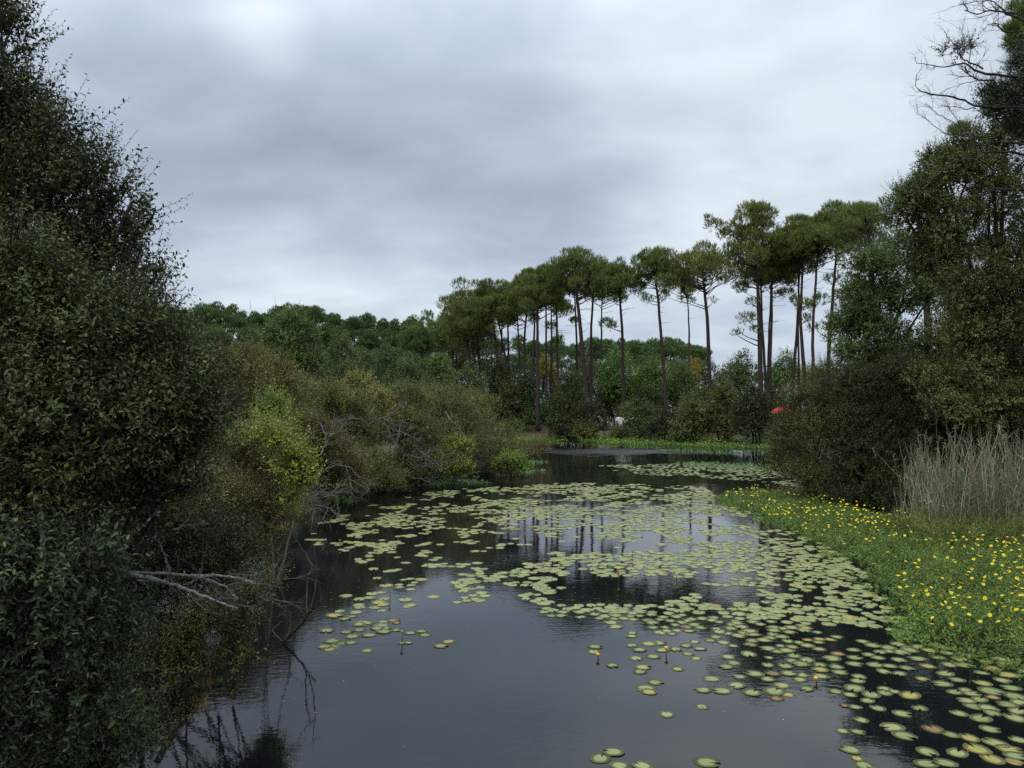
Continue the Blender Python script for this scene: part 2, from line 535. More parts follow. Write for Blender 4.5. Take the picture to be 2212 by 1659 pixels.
def grow(rng, mb, p, d, L, r, lev, kids=4, ang=.7, wig=.18, up=.05, nseg=5, sides=4, tips=None):
    """A bare branch with side twigs of its own."""
    pts = [np.asarray(p, float)]
    d = nrm(np.asarray(d, float))
    for i in range(nseg):
        d = nrm(d + rng.normal(size=3) * wig + UP * up)
        pts.append(pts[-1] + d * L / nseg)
    pts = np.array(pts)
    mb.tube(pts, np.linspace(r, r * .35, nseg + 1), sides if lev > 0 else 3, cap=False)
    if tips is not None:
        tips.append((pts[-1], d))
    if lev > 0:
        for k in range(kids):
            q = rng.uniform(.2, .98) * nseg
            i = min(int(q), nseg - 1)
            pt = pts[i] + (pts[i + 1] - pts[i]) * (q - i)
            dd = nrm(nrm(pts[i + 1] - pts[i]) + nrm(rng.normal(size=3)) * ang)
            grow(rng, mb, pt, dd, L * rng.uniform(.35, .62), r * .5, lev - 1, max(2, kids - 1), ang, wig, up, max(3, nseg - 1), sides, tips)


def plant(name, label, cat, base, spec, leaf, bark, n, m, lL, lW, Ls, kind='rhomb', group=None, k=9, seed=1, up=.35, outb=1.0, upb=.45, noise=.35,
          twig=True, tr=.003, curve=.12, trunk_r=.08, sub=(.32, .52), spikes=0, spikeL=2.0, shell=.4, bare=0, bareL=1.0, spread=.9, fork=.45,
          keep=.12, extra=None, along=.55, limbs=True, stems=1):
    rng = np.random.default_rng(seed)
    C, R = px_lobes(spec)
    Cs, Rs = sublobes(rng, C, R, k, sub)
    P, O = lobe_points(rng, Cs, Rs, n, shell, up, keep=keep)
    lm, tm = MB(), MB()
    D = nrm(O * outb + UP * upb + rng.normal(size=P.shape) * noise)
    shoots(rng, lm, tm if twig else None, P, D, Ls * rng.uniform(.6, 1.4, len(P)), m, lL, lW, kind, spread, curve, tr=tr, along=along)
    if spikes:
        ix = rng.choice(len(P), min(spikes, len(P)), replace=False)
        D2 = nrm(O[ix] * .8 + UP * upb * 1.2 + rng.normal(size=(len(ix), 3)) * .25)
        shoots(rng, lm, tm, P[ix], D2, Ls * spikeL * rng.uniform(.7, 1.3, len(ix)), int(m * spikeL), lL, lW, kind, spread, curve, tr=tr * 1.2, along=along)
    base = np.asarray(base, float)
    if limbs:
        ctr = C.mean(0)
        for s in range(stems):
            b0 = base + np.array([rng.normal(), rng.normal(), 0]) * trunk_r * 3 * (stems > 1)
            fk = b0 + (ctr - b0) * fork + np.array([rng.normal(), rng.normal(), 0]) * .05 * np.linalg.norm(ctr - b0)
            limb(rng, tm, b0 - UP * .3, fk, trunk_r, trunk_r * .7, .03, 8, 8)
            for j, (c, r) in enumerate(zip(C, R)):
                if j % stems == s:
                    limb(rng, tm, fk, c, trunk_r * .6, trunk_r * .2, .06, 7, 6)
                    for q in range(4):
                        u = sphere_dirs(rng, 1, .5)[0]
                        limb(rng, tm, c - (c - fk) * .2 * rng.random(), c + u * r * .8, trunk_r * .25, trunk_r * .07, .05, 5, 4, .08)
    for q in range(bare):
        j = rng.integers(len(C))
        u = sphere_dirs(rng, 1, .2)[0]
        u[1] = -abs(u[1])
        grow(rng, tm, C[j] + u * R[j] * .6, u + np.array([0, 0, .2]), bareL * rng.uniform(.6, 1.2), tr * 3.2, 2, 4, .8)
    if extra:
        extra(rng, lm, tm)
    e = empty(name, base, label, cat, group)
    link('crown', lm.mesh(name + '_crown', LM[leaf], base), e)
    link('trunk', tm.mesh(name + '_trunk', BK[bark], base, True), e)
    return e


def tufts(rng, mb, P, O, k, L, Wd, upb=1.0, th=(.2, .85)):
    n = len(P)
    A = nrm(O * .7 + UP * upb + rng.normal(size=(n, 3)) * .3)
    U, V = perp(A)
    ph = rng.random((n, k)) * 6.28
    the = rng.uniform(th[0], th[1], (n, k))
    rad = U[:, None] * np.cos(ph)[..., None] + V[:, None] * np.sin(ph)[..., None]
    D = A[:, None] * np.cos(the)[..., None] + rad * np.sin(the)[..., None]
    P2 = np.repeat(P[:, None], k, 1) + A[:, None] * rng.uniform(-.4, .9, (n, k, 1)) * L
    Nn = rng.normal(size=(n, k, 3)) + UP * .4
    mb.leaves(P2.reshape(-1, 3), D.reshape(-1, 3), Nn.reshape(-1, 3), (L * rng.uniform(.7, 1.25, (n, k))).ravel(), Wd, 'blade')


def pine(label, base, tpts, r0, crown, seed, leaf='needle', group=None, lobes=20, dens=75, name='pine_tree', extra=(), stubs=8, blade=(.34, .05), k=8, spread=1.0, zmin=.62):
    """tpts: trunk points; crown: (centre, (rx, ry, rz)); extra: further small needle pads (centre, radius)."""
    rng = np.random.default_rng(seed)
    tm, lm = MB(), MB()
    tpts = np.array(tpts, float)
    tpts[-1][2] = min(tpts[-1][2], crown[0][2] + crown[1][2] * .3)
    t = np.linspace(0, 1, 16)
    tt = np.linspace(0, 1, len(tpts))
    P = np.stack([np.interp(t, tt, tpts[:, i]) for i in range(3)], 1)
    P[1:-1, :2] += np.cumsum(rng.normal(size=(14, 2)), 0) * .035 * spread
    top = P[-1]
    tm.tube(P, r0 * (1.0 - .72 * t ** 1.1) * (1 + .35 * np.exp(-t * 30)), 9)
    c, R = np.asarray(crown[0], float), np.asarray(crown[1], float)
    C, Rr = [], []
    for i in range(lobes):
        u = nrm(rng.normal(size=3))
        u[2] = abs(u[2]) * 1.35 - zmin
        q = rng.random() ** .42 * .86
        C.append(c + u * R * q)
        s = R[:2].mean() * rng.uniform(.20, .36)
        Rr.append((s, s, s * rng.uniform(.6, .85)))
    for ec, er in extra:
        C.append(np.asarray(ec, float))
        Rr.append((er, er, er * .6))
    C, Rr = np.array(C), np.array(Rr)
    for cc, rr in zip(C, Rr):
        # limb from the trunk below the pad
        h = np.linalg.norm((cc - c)[:2])
        zz = min(cc[2] - .25 - .45 * h, top[2] - .3)
        zz = max(zz, P[0, 2] + (top[2] - P[0, 2]) * .35)
        i = np.searchsorted(P[:, 2], zz)
        i = min(max(i, 1), len(P) - 1)
        f = (zz - P[i - 1, 2]) / max(P[i, 2] - P[i - 1, 2], 1e-6)
        a = P[i - 1] + (P[i] - P[i - 1]) * np.clip(f, 0, 1)
        limb(rng, tm, a, cc - UP * rr[2] * .2, r0 * .26, r0 * .09, -.06, 6, 5, .07)
        for q in range(5):
            u = sphere_dirs(rng, 1, .6)[0]
            limb(rng, tm, cc - UP * rr[2] * .3, cc + u * rr * .9, r0 * .09, r0 * .035, .02, 4, 3, .06)
    for q in range(stubs):
        z0 = c[2] - R[2] * rng.uniform(.5, 1.7)
        i = min(max(np.searchsorted(P[:, 2], z0), 1), len(P) - 1)
        a = P[i - 1] + (P[i] - P[i - 1]) * np.clip((z0 - P[i - 1, 2]) / (P[i, 2] - P[i - 1, 2]), 0, 1)
        an = rng.random() * 6.28
        Lh = rng.uniform(.5, 2.2)
        limb(rng, tm, a, a + np.array([math.cos(an) * Lh, math.sin(an) * Lh, rng.uniform(-.1, .5)]), r0 * .12, r0 * .04, -.06, 5, 4, .06)
    n = int(len(C) * dens)
    Pp, O = lobe_points(rng, C, Rr, n, .35, .9, .5, .1)
    tufts(rng, lm, Pp, O, k, blade[0], blade[1])
    base = np.asarray(base, float)
    e = empty(name, base, label, 'pine tree', group)
    link('crown', lm.mesh('pine_crown', LM[leaf], base), e)
    link('trunk', tm.mesh('pine_trunk', BK['pine'], base, True), e)
    return e


# ------------------------------------------------------------------ pond outline, ground, water
POND = [tuple(G(*p)[:2]) for p in ((1130, 943), (1250, 943), (1400, 949), (1560, 957), (1650, 966))]
POND += [(28, 62), (25, 50), (20.5, 44), (18.5, 38), (17.0, 33), (16.4, 30.0), (16.5, 27.5), (17.5, 25.5), (19.5, 24), (24, 21), (30, 14), (36, 0), (40, -40), (-30, -40),
         (-9, -5), (-6.8, 3), (-6.2, 8), (-6.8, 14), (-8.5, 22), (-9.5, 28)]
POND += [tuple(G(*p)[:2]) for p in ((700, 1078), (850, 1050), (1000, 1035), (1060, 1022), (1090, 1000))] + [(0.2, 62), (-.5, 80)]
POND = np.array(POND)


def sdist(x, y, poly=POND):
    """Signed distance to the outline: negative inside."""
    p = np.stack([x, y], -1)
    a, b = poly, np.roll(poly, -1, 0)
    best = np.full(x.shape, 1e9)
    inside = np.zeros(x.shape, bool)
    for (ax, ay), (bx, by) in zip(a, b):
        ex, ey = bx - ax, by - ay
        t = np.clip(((x - ax) * ex + (y - ay) * ey) / (ex * ex + ey * ey), 0, 1)
        best = np.minimum(best, np.hypot(x - ax - t * ex, y - ay - t * ey))
        c = ((ay > y) != (by > y)) & (x < (bx - ax) * (y - ay) / ((by - ay) if by != ay else 1e-9) + ax)
        inside ^= c
    return np.where(inside, -best, best)


_rl = np.random.default_rng(77).random((64, 64))


def vnoise(x, y):
    xi, yi = np.floor(x).astype(int), np.floor(y).astype(int)
    fx, fy = x - xi, y - yi
    fx, fy = fx * fx * (3 - 2 * fx), fy * fy * (3 - 2 * fy)
    a, b = _rl[xi % 64, yi % 64], _rl[(xi + 1) % 64, yi % 64]
    c, d = _rl[xi % 64, (yi + 1) % 64], _rl[(xi + 1) % 64, (yi + 1) % 64]
    return (a * (1 - fx) + b * fx) * (1 - fy) + (c * (1 - fx) + d * fx) * fy


def height(x, y):
    x, y = np.asarray(x, float), np.asarray(y, float)
    s = sdist(x, y)
    hill = np.clip((y - 80) / 70, 0, 1) * np.clip((14 - x) / 30, 0, 1)
    hill = 8.0 * hill * hill * (3 - 2 * hill)
    out = np.clip(s / 5.0, 0, 1)
    z = np.where(s < 0, np.maximum(s * .5, -1.1), .05 + .75 * out * out * (3 - 2 * out) + np.clip((s - 5) / 40, 0, 1) * .7)
    z = z + np.where(s > 0, hill, 0) + np.where(s > 0, (vnoise(x * .35, y * .35) - .5) * .25 * np.clip(s / 3, 0, 1), 0)
    return z


def H(x, y):
    return float(height(np.array([x]), np.array([y]))[0])


def axis(lo, hi, step, far):
    a = np.arange(lo, hi + step, step)
    e = []
    q, s = 0, step
    while q < far:
        s *= 1.5
        q += s
        e.append(q)
    e = np.array(e)
    return np.concatenate([(lo - e)[::-1], a, hi + e])


xs, ys = axis(-60, 90, 1.0, 3500), axis(-20, 140, 1.0, 3500)
XX, YY = np.meshgrid(xs, ys, indexing='ij')
ZZ = height(XX, YY)
gm = MB()
nx, ny = XX.shape
i, j = np.meshgrid(np.arange(nx - 1), np.arange(ny - 1), indexing='ij')
q = (i * ny + j).ravel()
gm.add(np.stack([XX, YY, ZZ], -1).reshape(-1, 3), np.stack([q, q + ny, q + ny + 1, q + 1], -1))


def ground_mat():
    m, nt, bsdf, out = _mat("ground_litter")
    N, Lk = nt.nodes, nt.links
    tc = N.new("ShaderNodeTexCoord")
    a = N.new("ShaderNodeTexNoise")
    a.inputs["Scale"].default_value = .12
    a.inputs["Detail"].default_value = 6
    b = N.new("ShaderNodeTexNoise")
    b.inputs["Scale"].default_value = 5.0
    b.inputs["Detail"].default_value = 8
    for n in (a, b):
        Lk.new(tc.outputs["Object"], n.inputs["Vector"])
    r1 = N.new("ShaderNodeValToRGB")
    r1.color_ramp.elements[0].position, r1.color_ramp.elements[0].color = .42, (.105, .072, .042, 1)
    r1.color_ramp.elements[1].position, r1.color_ramp.elements[1].color = .62, (.06, .07, .028, 1)
    Lk.new(a.outputs["Fac"], r1.inputs[0])
    r2 = N.new("ShaderNodeMapRange")
    r2.inputs["From Min"].default_value, r2.inputs["From Max"].default_value = .3, .7
    r2.inputs["To Min"].default_value, r2.inputs["To Max"].default_value = .55, 1.35
    Lk.new(b.outputs["Fac"], r2.inputs["Value"])
    s = N.new("ShaderNodeVectorMath")
    s.operation = 'SCALE'
    Lk.new(r1.outputs[0], s.inputs[0])
    Lk.new(r2.outputs[0], s.inputs["Scale"])
    Lk.new(s.outputs[0], bsdf.inputs["Base Color"])
    bsdf.inputs["Roughness"].default_value = .95
    bp = N.new("ShaderNodeBump")
    bp.inputs["Distance"].default_value = .08
    Lk.new(b.outputs["Fac"], bp.inputs["Height"])
    Lk.new(bp.outputs[0], bsdf.inputs["Normal"])
    return m


ground = link('ground', gm.mesh('ground', ground_mat(), smooth=True))
tag(ground, 'brown leaf litter ground rising round the pond', kind='structure')


def water_mat():
    m, nt, bsdf, out = _mat("pond_water")
    N, Lk = nt.nodes, nt.links
    bsdf.inputs["Base Color"].default_value = (.005, .007, .008, 1)
    bsdf.inputs["IOR"].default_value = 1.5
    bsdf.inputs["Specular IOR Level"].default_value = .5
    tc = N.new("ShaderNodeTexCoord")

    def noise(scale, stretch, detail, rough=.5, dist=0.0):
        mp = N.new("ShaderNodeMapping")
        mp.inputs["Scale"].default_value = stretch
        Lk.new(tc.outputs["Object"], mp.inputs[0])
        n = N.new("ShaderNodeTexNoise")
        n.inputs["Scale"].default_value = scale
        n.inputs["Detail"].default_value = detail
        n.inputs["Roughness"].default_value = rough
        n.inputs["Distortion"].default_value = dist
        Lk.new(mp.outputs[0], n.inputs["Vector"])
        return n.outputs["Fac"]

    def mth(op, a, b):
        n = N.new("ShaderNodeMath")
        n.operation = op
        for k, v in enumerate((a, b)):
            if isinstance(v, (int, float)):
                n.inputs[k].default_value = v
            else:
                Lk.new(v, n.inputs[k])
        return n.outputs[0]

    def mr(v, a, b, c, d):
        n = N.new("ShaderNodeMapRange")
        n.interpolation_type = 'SMOOTHSTEP'
        for k, x in zip(("From Min", "From Max", "To Min", "To Max"), (a, b, c, d)):
            n.inputs[k].default_value = x
        Lk.new(v, n.inputs["Value"])
        return n.outputs[0]

    rip = noise(7.0, (.75, 1.3, 1), 2.5, .55, .4)
    rip2 = noise(22.0, (.8, 1.2, 1), 1.5)
    swell = noise(1.6, (.8, 1.3, 1), 2)
    zone = mr(noise(.28, (1, .7, 1), 2), .42, .62, .25, 1.0)          # patches of calm and of light ripple
    # a breeze patch far out on the open water
    g0 = G(1320, 975)
    vm = N.new("ShaderNodeVectorMath")
    vm.operation = 'SUBTRACT'
    Lk.new(tc.outputs["Object"], vm.inputs[0])
    vm.inputs[1].default_value = (g0[0], g0[1], 0)
    v2 = N.new("ShaderNodeVectorMath")
    v2.operation = 'MULTIPLY'
    Lk.new(vm.outputs[0], v2.inputs[0])
    v2.inputs[1].default_value = (1 / 9.0, 1 / 5.5, 0)
    v3 = N.new("ShaderNodeVectorMath")
    v3.operation = 'LENGTH'
    Lk.new(v2.outputs[0], v3.inputs[0])
    wob = mth('ADD', v3.outputs["Value"], mth('MULTIPLY', mth('SUBTRACT', noise(.45, (.6, 1.6, 1), 4), .5), 2.4))
    patch = mr(wob, .5, 1.05, 1.0, 0.0)
    h = mth('MULTIPLY', mth('ADD', rip, mth('MULTIPLY', rip2, .25)), zone)
    h = mth('ADD', h, mth('MULTIPLY', swell, .55))
    h = mth('ADD', h, mth('MULTIPLY', mth('MULTIPLY', rip, patch), 2.0))
    bp = N.new("ShaderNodeBump")
    bp.inputs["Strength"].default_value = 1.0
    bp.inputs["Distance"].default_value = .0027
    Lk.new(h, bp.inputs["Height"])
    Lk.new(bp.outputs[0], bsdf.inputs["Normal"])
    Lk.new(mth('ADD', mth('MULTIPLY', patch, .34), .006), bsdf.inputs["Roughness"])
    return m


wm = MB()
wm.add([(-45, -25, 0), (75, -25, 0), (75, 125, 0), (-45, 125, 0)], [[0, 1, 2, 3]])
water = link('water', wm.mesh('water', water_mat()))
tag(water, 'dark still pond water mirroring the clouds', kind='structure')
#PART2
# ------------------------------------------------------------------ water lilies


def pad_mat(name, cols, spots):
    m, nt, bsdf, out = _mat(name)
    N, Lk = nt.nodes, nt.links
    oi, geo = N.new("ShaderNodeObjectInfo"), N.new("ShaderNodeNewGeometry")
    ad = N.new("ShaderNodeMath")
    ad.operation = 'ADD'
    Lk.new(oi.outputs["Random"], ad.inputs[0])
    Lk.new(geo.outputs["Random Per Island"], ad.inputs[1])
    fr = N.new("ShaderNodeMath")
    fr.operation = 'FRACT'
    Lk.new(ad.outputs[0], fr.inputs[0])
    ramp = N.new("ShaderNodeValToRGB")
    ramp.color_ramp.elements[0].color, ramp.color_ramp.elements[1].color = rgba(cols[0]), rgba(cols[-1])
    for q, c in enumerate(cols[1:-1]):
        e = ramp.color_ramp.elements.new((q + 1) / (len(cols) - 1))
        e.color = rgba(c)
    Lk.new(fr.outputs[0], ramp.inputs[0])
    ns = N.new("ShaderNodeTexNoise")
    ns.inputs["Scale"].default_value = 9
    ns.inputs["Detail"].default_value = 5
    Lk.new(geo.outputs["Position"], ns.inputs["Vector"])
    mr = N.new("ShaderNodeMapRange")
    mr.inputs["From Min"].default_value, mr.inputs["From Max"].default_value = spots[0], spots[1]
    mr.inputs["To Min"].default_value, mr.inputs["To Max"].default_value = 0, spots[2]
    Lk.new(ns.outputs["Fac"], mr.inputs["Value"])
    mx = N.new("ShaderNodeMix")
    mx.data_type = 'RGBA'
    Lk.new(mr.outputs[0], mx.inputs[0])
    Lk.new(ramp.outputs[0], mx.inputs[6])
    mx.inputs[7].default_value = rgba(spots[3])
    Lk.new(mx.outputs[2], bsdf.inputs["Base Color"])
    bsdf.inputs["Roughness"].default_value = .42
    bsdf.inputs["Specular IOR Level"].default_value = .5
    return m


PADM = {
    'green': pad_mat("pad_green", [(.185, .22, .068), (.23, .26, .088), (.28, .295, .11), (.205, .245, .082)], (.60, .78, .55, (.22, .17, .06))),
    'yellowing': pad_mat("pad_yellowing", [(.30, .29, .07), (.34, .30, .08), (.27, .28, .08)], (.50, .68, .75, (.34, .17, .04))),
    'browned': pad_mat("pad_browned", [(.27, .19, .06), (.31, .22, .07), (.20, .14, .05)], (.45, .65, .6, (.14, .085, .035))),
}


def pad_verts(rng, r):
    """An oval heart-shaped pad with a notch, a slight wave and a raised or dipped rim: rings of points, and faces."""
    n = 22
    notch = .16 + .08 * rng.random()
    a = np.linspace(notch, 2 * math.pi - notch, n)
    asp = rng.uniform(.80, .92)
    rim = 1 + .025 * np.sin(a * 3 + rng.random() * 6) + .02 * rng.normal(size=n)
    rim[[0, -1]] *= .93
    wave = .0035 * np.sin(a * 2 + rng.random() * 6) + .003 * np.sin(a * 3 + rng.random() * 6)
    if rng.random() < .3:
        wave[:4] += .03 * np.linspace(1, 0, 4) ** 2      # a lifted corner at the notch
    V = [(0.12 * r, 0, .004)]
    for q, zf in ((.55, .15), (1.0, 1.0)):
        x, y = np.cos(a) * rim * q * r, np.sin(a) * rim * q * r * asp
        V += list(np.stack([x, y, .004 + (wave * .6 + .004) * zf * r / .14 * .45], 1))
    x, y = np.cos(a) * rim * r * .985, np.sin(a) * rim * r * asp * .985
    V += list(np.stack([x, y, -.004 * np.ones(n)], 1))
    q = np.arange(n - 1)
    F3 = np.stack([0 * q, 1 + q, 2 + q], 1)
    F4 = np.stack([1 + q, 1 + n + q, 2 + n + q, 2 + q], 1)
    F5 = np.stack([1 + n + q, 1 + 2 * n + q, 2 + 2 * n + q, 2 + n + q], 1)
    return np.array(V, float), F3, np.concatenate([F4, F5])


prng = np.random.default_rng(11)
PAD_MESH = {k: [] for k in PADM}
for kname, cnt in (('green', 9), ('yellowing', 4), ('browned', 4)):
    for _ in range(cnt):
        V, F3, F4 = pad_verts(prng, 1.0)
        V[:, 2] *= .14
        mb = MB()
        mb.add(V, F3)
        mb.f.append(F4)
        PAD_MESH[kname].append(mb.mesh('lily_pad', PADM[kname]))

# pads one can pick out near by: (x, y, width) in the picture grid, and colour
z3 = lambda L: [(1216.6 + a * .45, 1299.6 + b * .45, w * .45, c) for a, b, w, c in L]
z5 = lambda L: [(497.7 + a * .2667, 1161 + b * .2667, w * .2667, c) for a, b, w, c in L]
g, yl, br = 'green', 'yellowing', 'browned'
NEAR = z3([(240, 722, 112, g), (178, 752, 115, g), (272, 787, 105, g), (380, 787, 112, g), (690, 772, 133, g), (497, 541, 87, g), (665, 504, 82, g), (236, 307, 70, g),
           (383, 315, 88, yl), (369, 337, 75, g), (443, 388, 85, g), (395, 415, 110, g), (412, 434, 85, yl), (548, 323, 70, yl), (350, 272, 75, g), (430, 264, 78, g),
           (477, 233, 78, g), (365, 232, 75, g), (330, 210, 70, g), (145, 240, 75, g), (155, 217, 80, g), (712, 370, 100, g), (670, 424, 90, g), (763, 428, 108, g),
           (832, 402, 98, g), (908, 437, 100, g), (845, 361, 75, g), (783, 313, 88, g), (820, 295, 78, g), (983, 306, 68, g), (988, 270, 50, g), (795, 265, 80, g),
           (890, 252, 95, g), (985, 373, 75, g), (1050, 402, 95, g), (1015, 430, 120, g), (1080, 447, 75, yl), (1025, 465, 75, br), (1005, 345, 88, br), (920, 347, 95, g),
           (1085, 345, 90, g), (1135, 375, 75, g), (1150, 352, 70, g), (1235, 357, 88, g), (1235, 328, 85, yl), (1170, 420, 78, g), (1310, 432, 78, g), (1397, 415, 112, g),
           (1378, 448, 72, g), (1478, 446, 100, g), (1462, 477, 75, g), (1545, 440, 80, g), (1540, 418, 70, g), (1665, 450, 120, yl), (1590, 432, 60, g), (1350, 500, 52, br),
           (1400, 507, 72, g), (1510, 513, 84, g), (1627, 538, 94, g), (1712, 511, 92, g), (1430, 569, 74, g), (1580, 603, 120, g), (1637, 644, 120, g), (1342, 620, 72, g),
           (1415, 625, 80, g), (1775, 612, 115, br), (1860, 640, 88, g), (1950, 654, 105, yl), (2050, 612, 97, g), (1378, 711, 110, g), (1410, 752, 68, yl), (1445, 785, 115, g),
           (1747, 720, 108, g), (1892, 727, 112, g), (1742, 778, 118, g), (1835, 776, 112, g), (2075, 678, 127, g), (1987, 708, 135, yl), (2140, 708, 120, yl), (2060, 757, 125, yl),
           (2185, 665, 90, g), (2170, 742, 110, g), (2165, 772, 85, br), (1900, 537, 85, g), (2005, 560, 115, g), (2170, 560, 112, g), (2040, 510, 100, g), (1935, 475, 90, g),
           (2000, 470, 85, g), (1970, 503, 95, g), (2130, 493, 100, g), (2060, 535, 90, g), (2180, 525, 95, g), (1820, 395, 100, g), (2015, 393, 88, yl), (2055, 430, 125, g),
           (2150, 415, 97, g), (2110, 380, 87, g), (2130, 350, 112, yl), (2170, 455, 120, g), (1880, 435, 82, g), (1960, 440, 88, g), (2190, 485, 90, g), (1930, 425, 70, g),
           (2060, 460, 70, br), (1725, 372, 70, yl), (1835, 345, 90, g), (1890, 375, 85, g), (2008, 343, 75, g), (1540, 335, 80, g), (1615, 345, 75, g), (1420, 360, 80, g),
           (1415, 382, 78, g), (1330, 340, 80, g), (1310, 312, 75, g), (1400, 300, 85, g), (1290, 272, 95, g), (1395, 232, 75, g), (1465, 255, 70, g), (1510, 270, 70, g),
           (1320, 250, 75, br), (1400, 270, 80, g), (1570, 310, 78, g), (1650, 320, 80, g), (1700, 275, 90, g), (1750, 310, 80, yl), (1800, 270, 75, g), (1840, 245, 80, g),
           (2095, 275, 90, g), (1965, 262, 85, g), (2060, 322, 100, br), (1110, 260, 80, g), (1100, 285, 75, g), (1170, 280, 90, g), (1140, 300, 100, g), (1228, 228, 70, g),
           (632, 193, 60, g), (430, 125, 65, g), (900, 207, 80, br), (735, 170, 70, g), (910, 187, 75, g)])
NEAR += z5([(780, 755, 142, g), (937, 475, 108, g), (1150, 455, 105, g), (1222, 447, 90, g), (1045, 500, 105, g), (1130, 488, 100, g), (1248, 498, 105, g), (1418, 505, 122, g),
            (1435, 560, 85, g), (1460, 550, 95, yl), (1225, 595, 84, g), (1040, 550, 105, g), (1050, 566, 100, g), (1168, 570, 98, g), (1200, 528, 115, yl), (1240, 545, 110, yl),
            (887, 598, 90, g), (1015, 609, 108, g), (845, 633, 160, yl), (985, 640, 90, g), (930, 660, 112, g), (1080, 697, 185, g), (1040, 705, 120, g), (1220, 712, 170, g),
            (1240, 685, 110, g), (1320, 670, 130, br), (1345, 692, 80, br), (1190, 738, 125, g), (1260, 735, 95, g), (1240, 762, 150, g), (1345, 752, 85, yl), (940, 767, 122, g),
            (1045, 748, 120, g), (985, 803, 135, g), (1120, 791, 140, g), (825, 838, 155, g), (760, 885, 140, g), (850, 880, 160, g), (890, 862, 120, g), (800, 905, 130, yl),
            (975, 853, 115, g), (1105, 916, 122, g), (1440, 855, 82, g), (1390, 855, 70, yl), (1455, 774, 120, g), (1550, 760, 110, g), (1578, 789, 124, g), (1765, 843, 130, yl),
            (1705, 880, 130, g), (1645, 480, 105, yl), (1465, 388, 82, g), (1490, 368, 70, g), (1365, 385, 80, g), (1370, 403, 75, g), (1265, 390, 120, g), (1463, 420, 82, g),
            (1190, 330, 88, g), (1160, 256, 95, g), (1310, 270, 100, g), (1360, 262, 70, g), (1270, 275, 80, yl), (1400, 345, 60, g), (1455, 335, 80, g), (1545, 340, 110, yl)])
RAFT = np.array([G(*p)[:2] for p in ((630, 1140), (760, 1092), (900, 1066), (1060, 1050), (1220, 1043), (1400, 1046), (1520, 1052), (1560, 1082), (1680, 1130), (1790, 1180), (1870, 1240), (1930, 1320),
                                     (2010, 1390), (2130, 1420), (2300, 1440), (2300, 1470), (1980, 1440), (1800, 1440), (1640, 1445), (1500, 1425), (1370, 1380), (1290, 1335), (1180, 1332), (1110, 1300),
                                     (980, 1302), (965, 1255), (900, 1232), (860, 1222), (780, 1216), (750, 1192), (665, 1170))])
FARRAFT = np.array([G(*p)[:2] for p in ((1290, 1006), (1370, 1003), (1460, 1002), (1560, 1003), (1650, 1010), (1700, 1022), (1740, 1036), (1730, 1052), (1640, 1040), (1520, 1032), (1400, 1026), (1330, 1018))])


def scatter(rng, poly, per_m2, mind):
    lo, hi = poly.min(0), poly.max(0)
    n = int((hi - lo).prod() * per_m2)
    P = lo + rng.random((n, 2)) * (hi - lo)
    P = P[sdist(P[:, 0], P[:, 1], poly) < 0]
    cell, keep = {}, []
    for p in P:
        c = (int(p[0] // mind), int(p[1] // mind))
        ok = True
        for a in (-1, 0, 1):
            for b in (-1, 0, 1):
                for q in cell.get((c[0] + a, c[1] + b), ()):
                    if (q[0] - p[0]) ** 2 + (q[1] - p[1]) ** 2 < mind * mind:
                        ok = False
        if ok:
            cell.setdefault(c, []).append(p)
            keep.append(p)
    return np.array(keep)


pads = []                                          # x, y, radius, colour
for px, py, w, c in NEAR:
    p = G(px, py)
    pads.append((p[0], p[1], w * p[1] / F / 2, c))
near_xy = np.array([(p[0], p[1]) for p in pads])
P = scatter(prng, RAFT, 36, .15)
gate = vnoise(P[:, 0] * .55 + 9, P[:, 1] * .42 + 3) * .36 + vnoise(P[:, 0] * 1.5, P[:, 1] * 1.1 + 5) * .26 + vnoise(P[:, 0] * 2.7 + 5, P[:, 1] * 2.1) * .38
far = P[:, 1]
s_in = -sdist(P[:, 0], P[:, 1], RAFT)
ppx = 1106 + P[:, 0] / P[:, 1] * F
P = P[(gate + .10 * np.clip((ppx - 1560) / 120, 0, 1) * (P[:, 1] < 24) + np.clip((far - 20) * .006, -.04, .08) + np.clip(s_in * .06 - .05, -.05, .05) > .545 + np.clip((3 - P[:, 0]) * .008, 0, .03) - np.clip((P[:, 0] - 2.5) * .03, 0, .12) * (P[:, 1] < 22) - .05 * (P[:, 1] < 19) + .07 * ((P[:, 0] > -.6) & (P[:, 0] < 4.5) & (P[:, 1] > 14.5) & (P[:, 1] < 24)))]
P = P[[np.min(np.hypot(near_xy[:, 0] - p[0], near_xy[:, 1] - p[1])) > .2 for p in P]]
for p in P:
    u = prng.random()
    pads.append((p[0], p[1], prng.uniform(.095, .155), 'browned' if u < .012 else ('yellowing' if u < .09 else 'green')))
P = scatter(prng, FARRAFT, 16, .27)
gate = vnoise(P[:, 0] * .5 + 2, P[:, 1] * .35 + 8) * .55 + vnoise(P[:, 0] * 1.3, P[:, 1] * .9) * .45
for p in P[gate > .40]:
    pads.append((p[0], p[1], prng.uniform(.12, .18), 'green'))
pads.sort(key=lambda p: math.hypot(p[0], p[1]))
N_SINGLE = 300


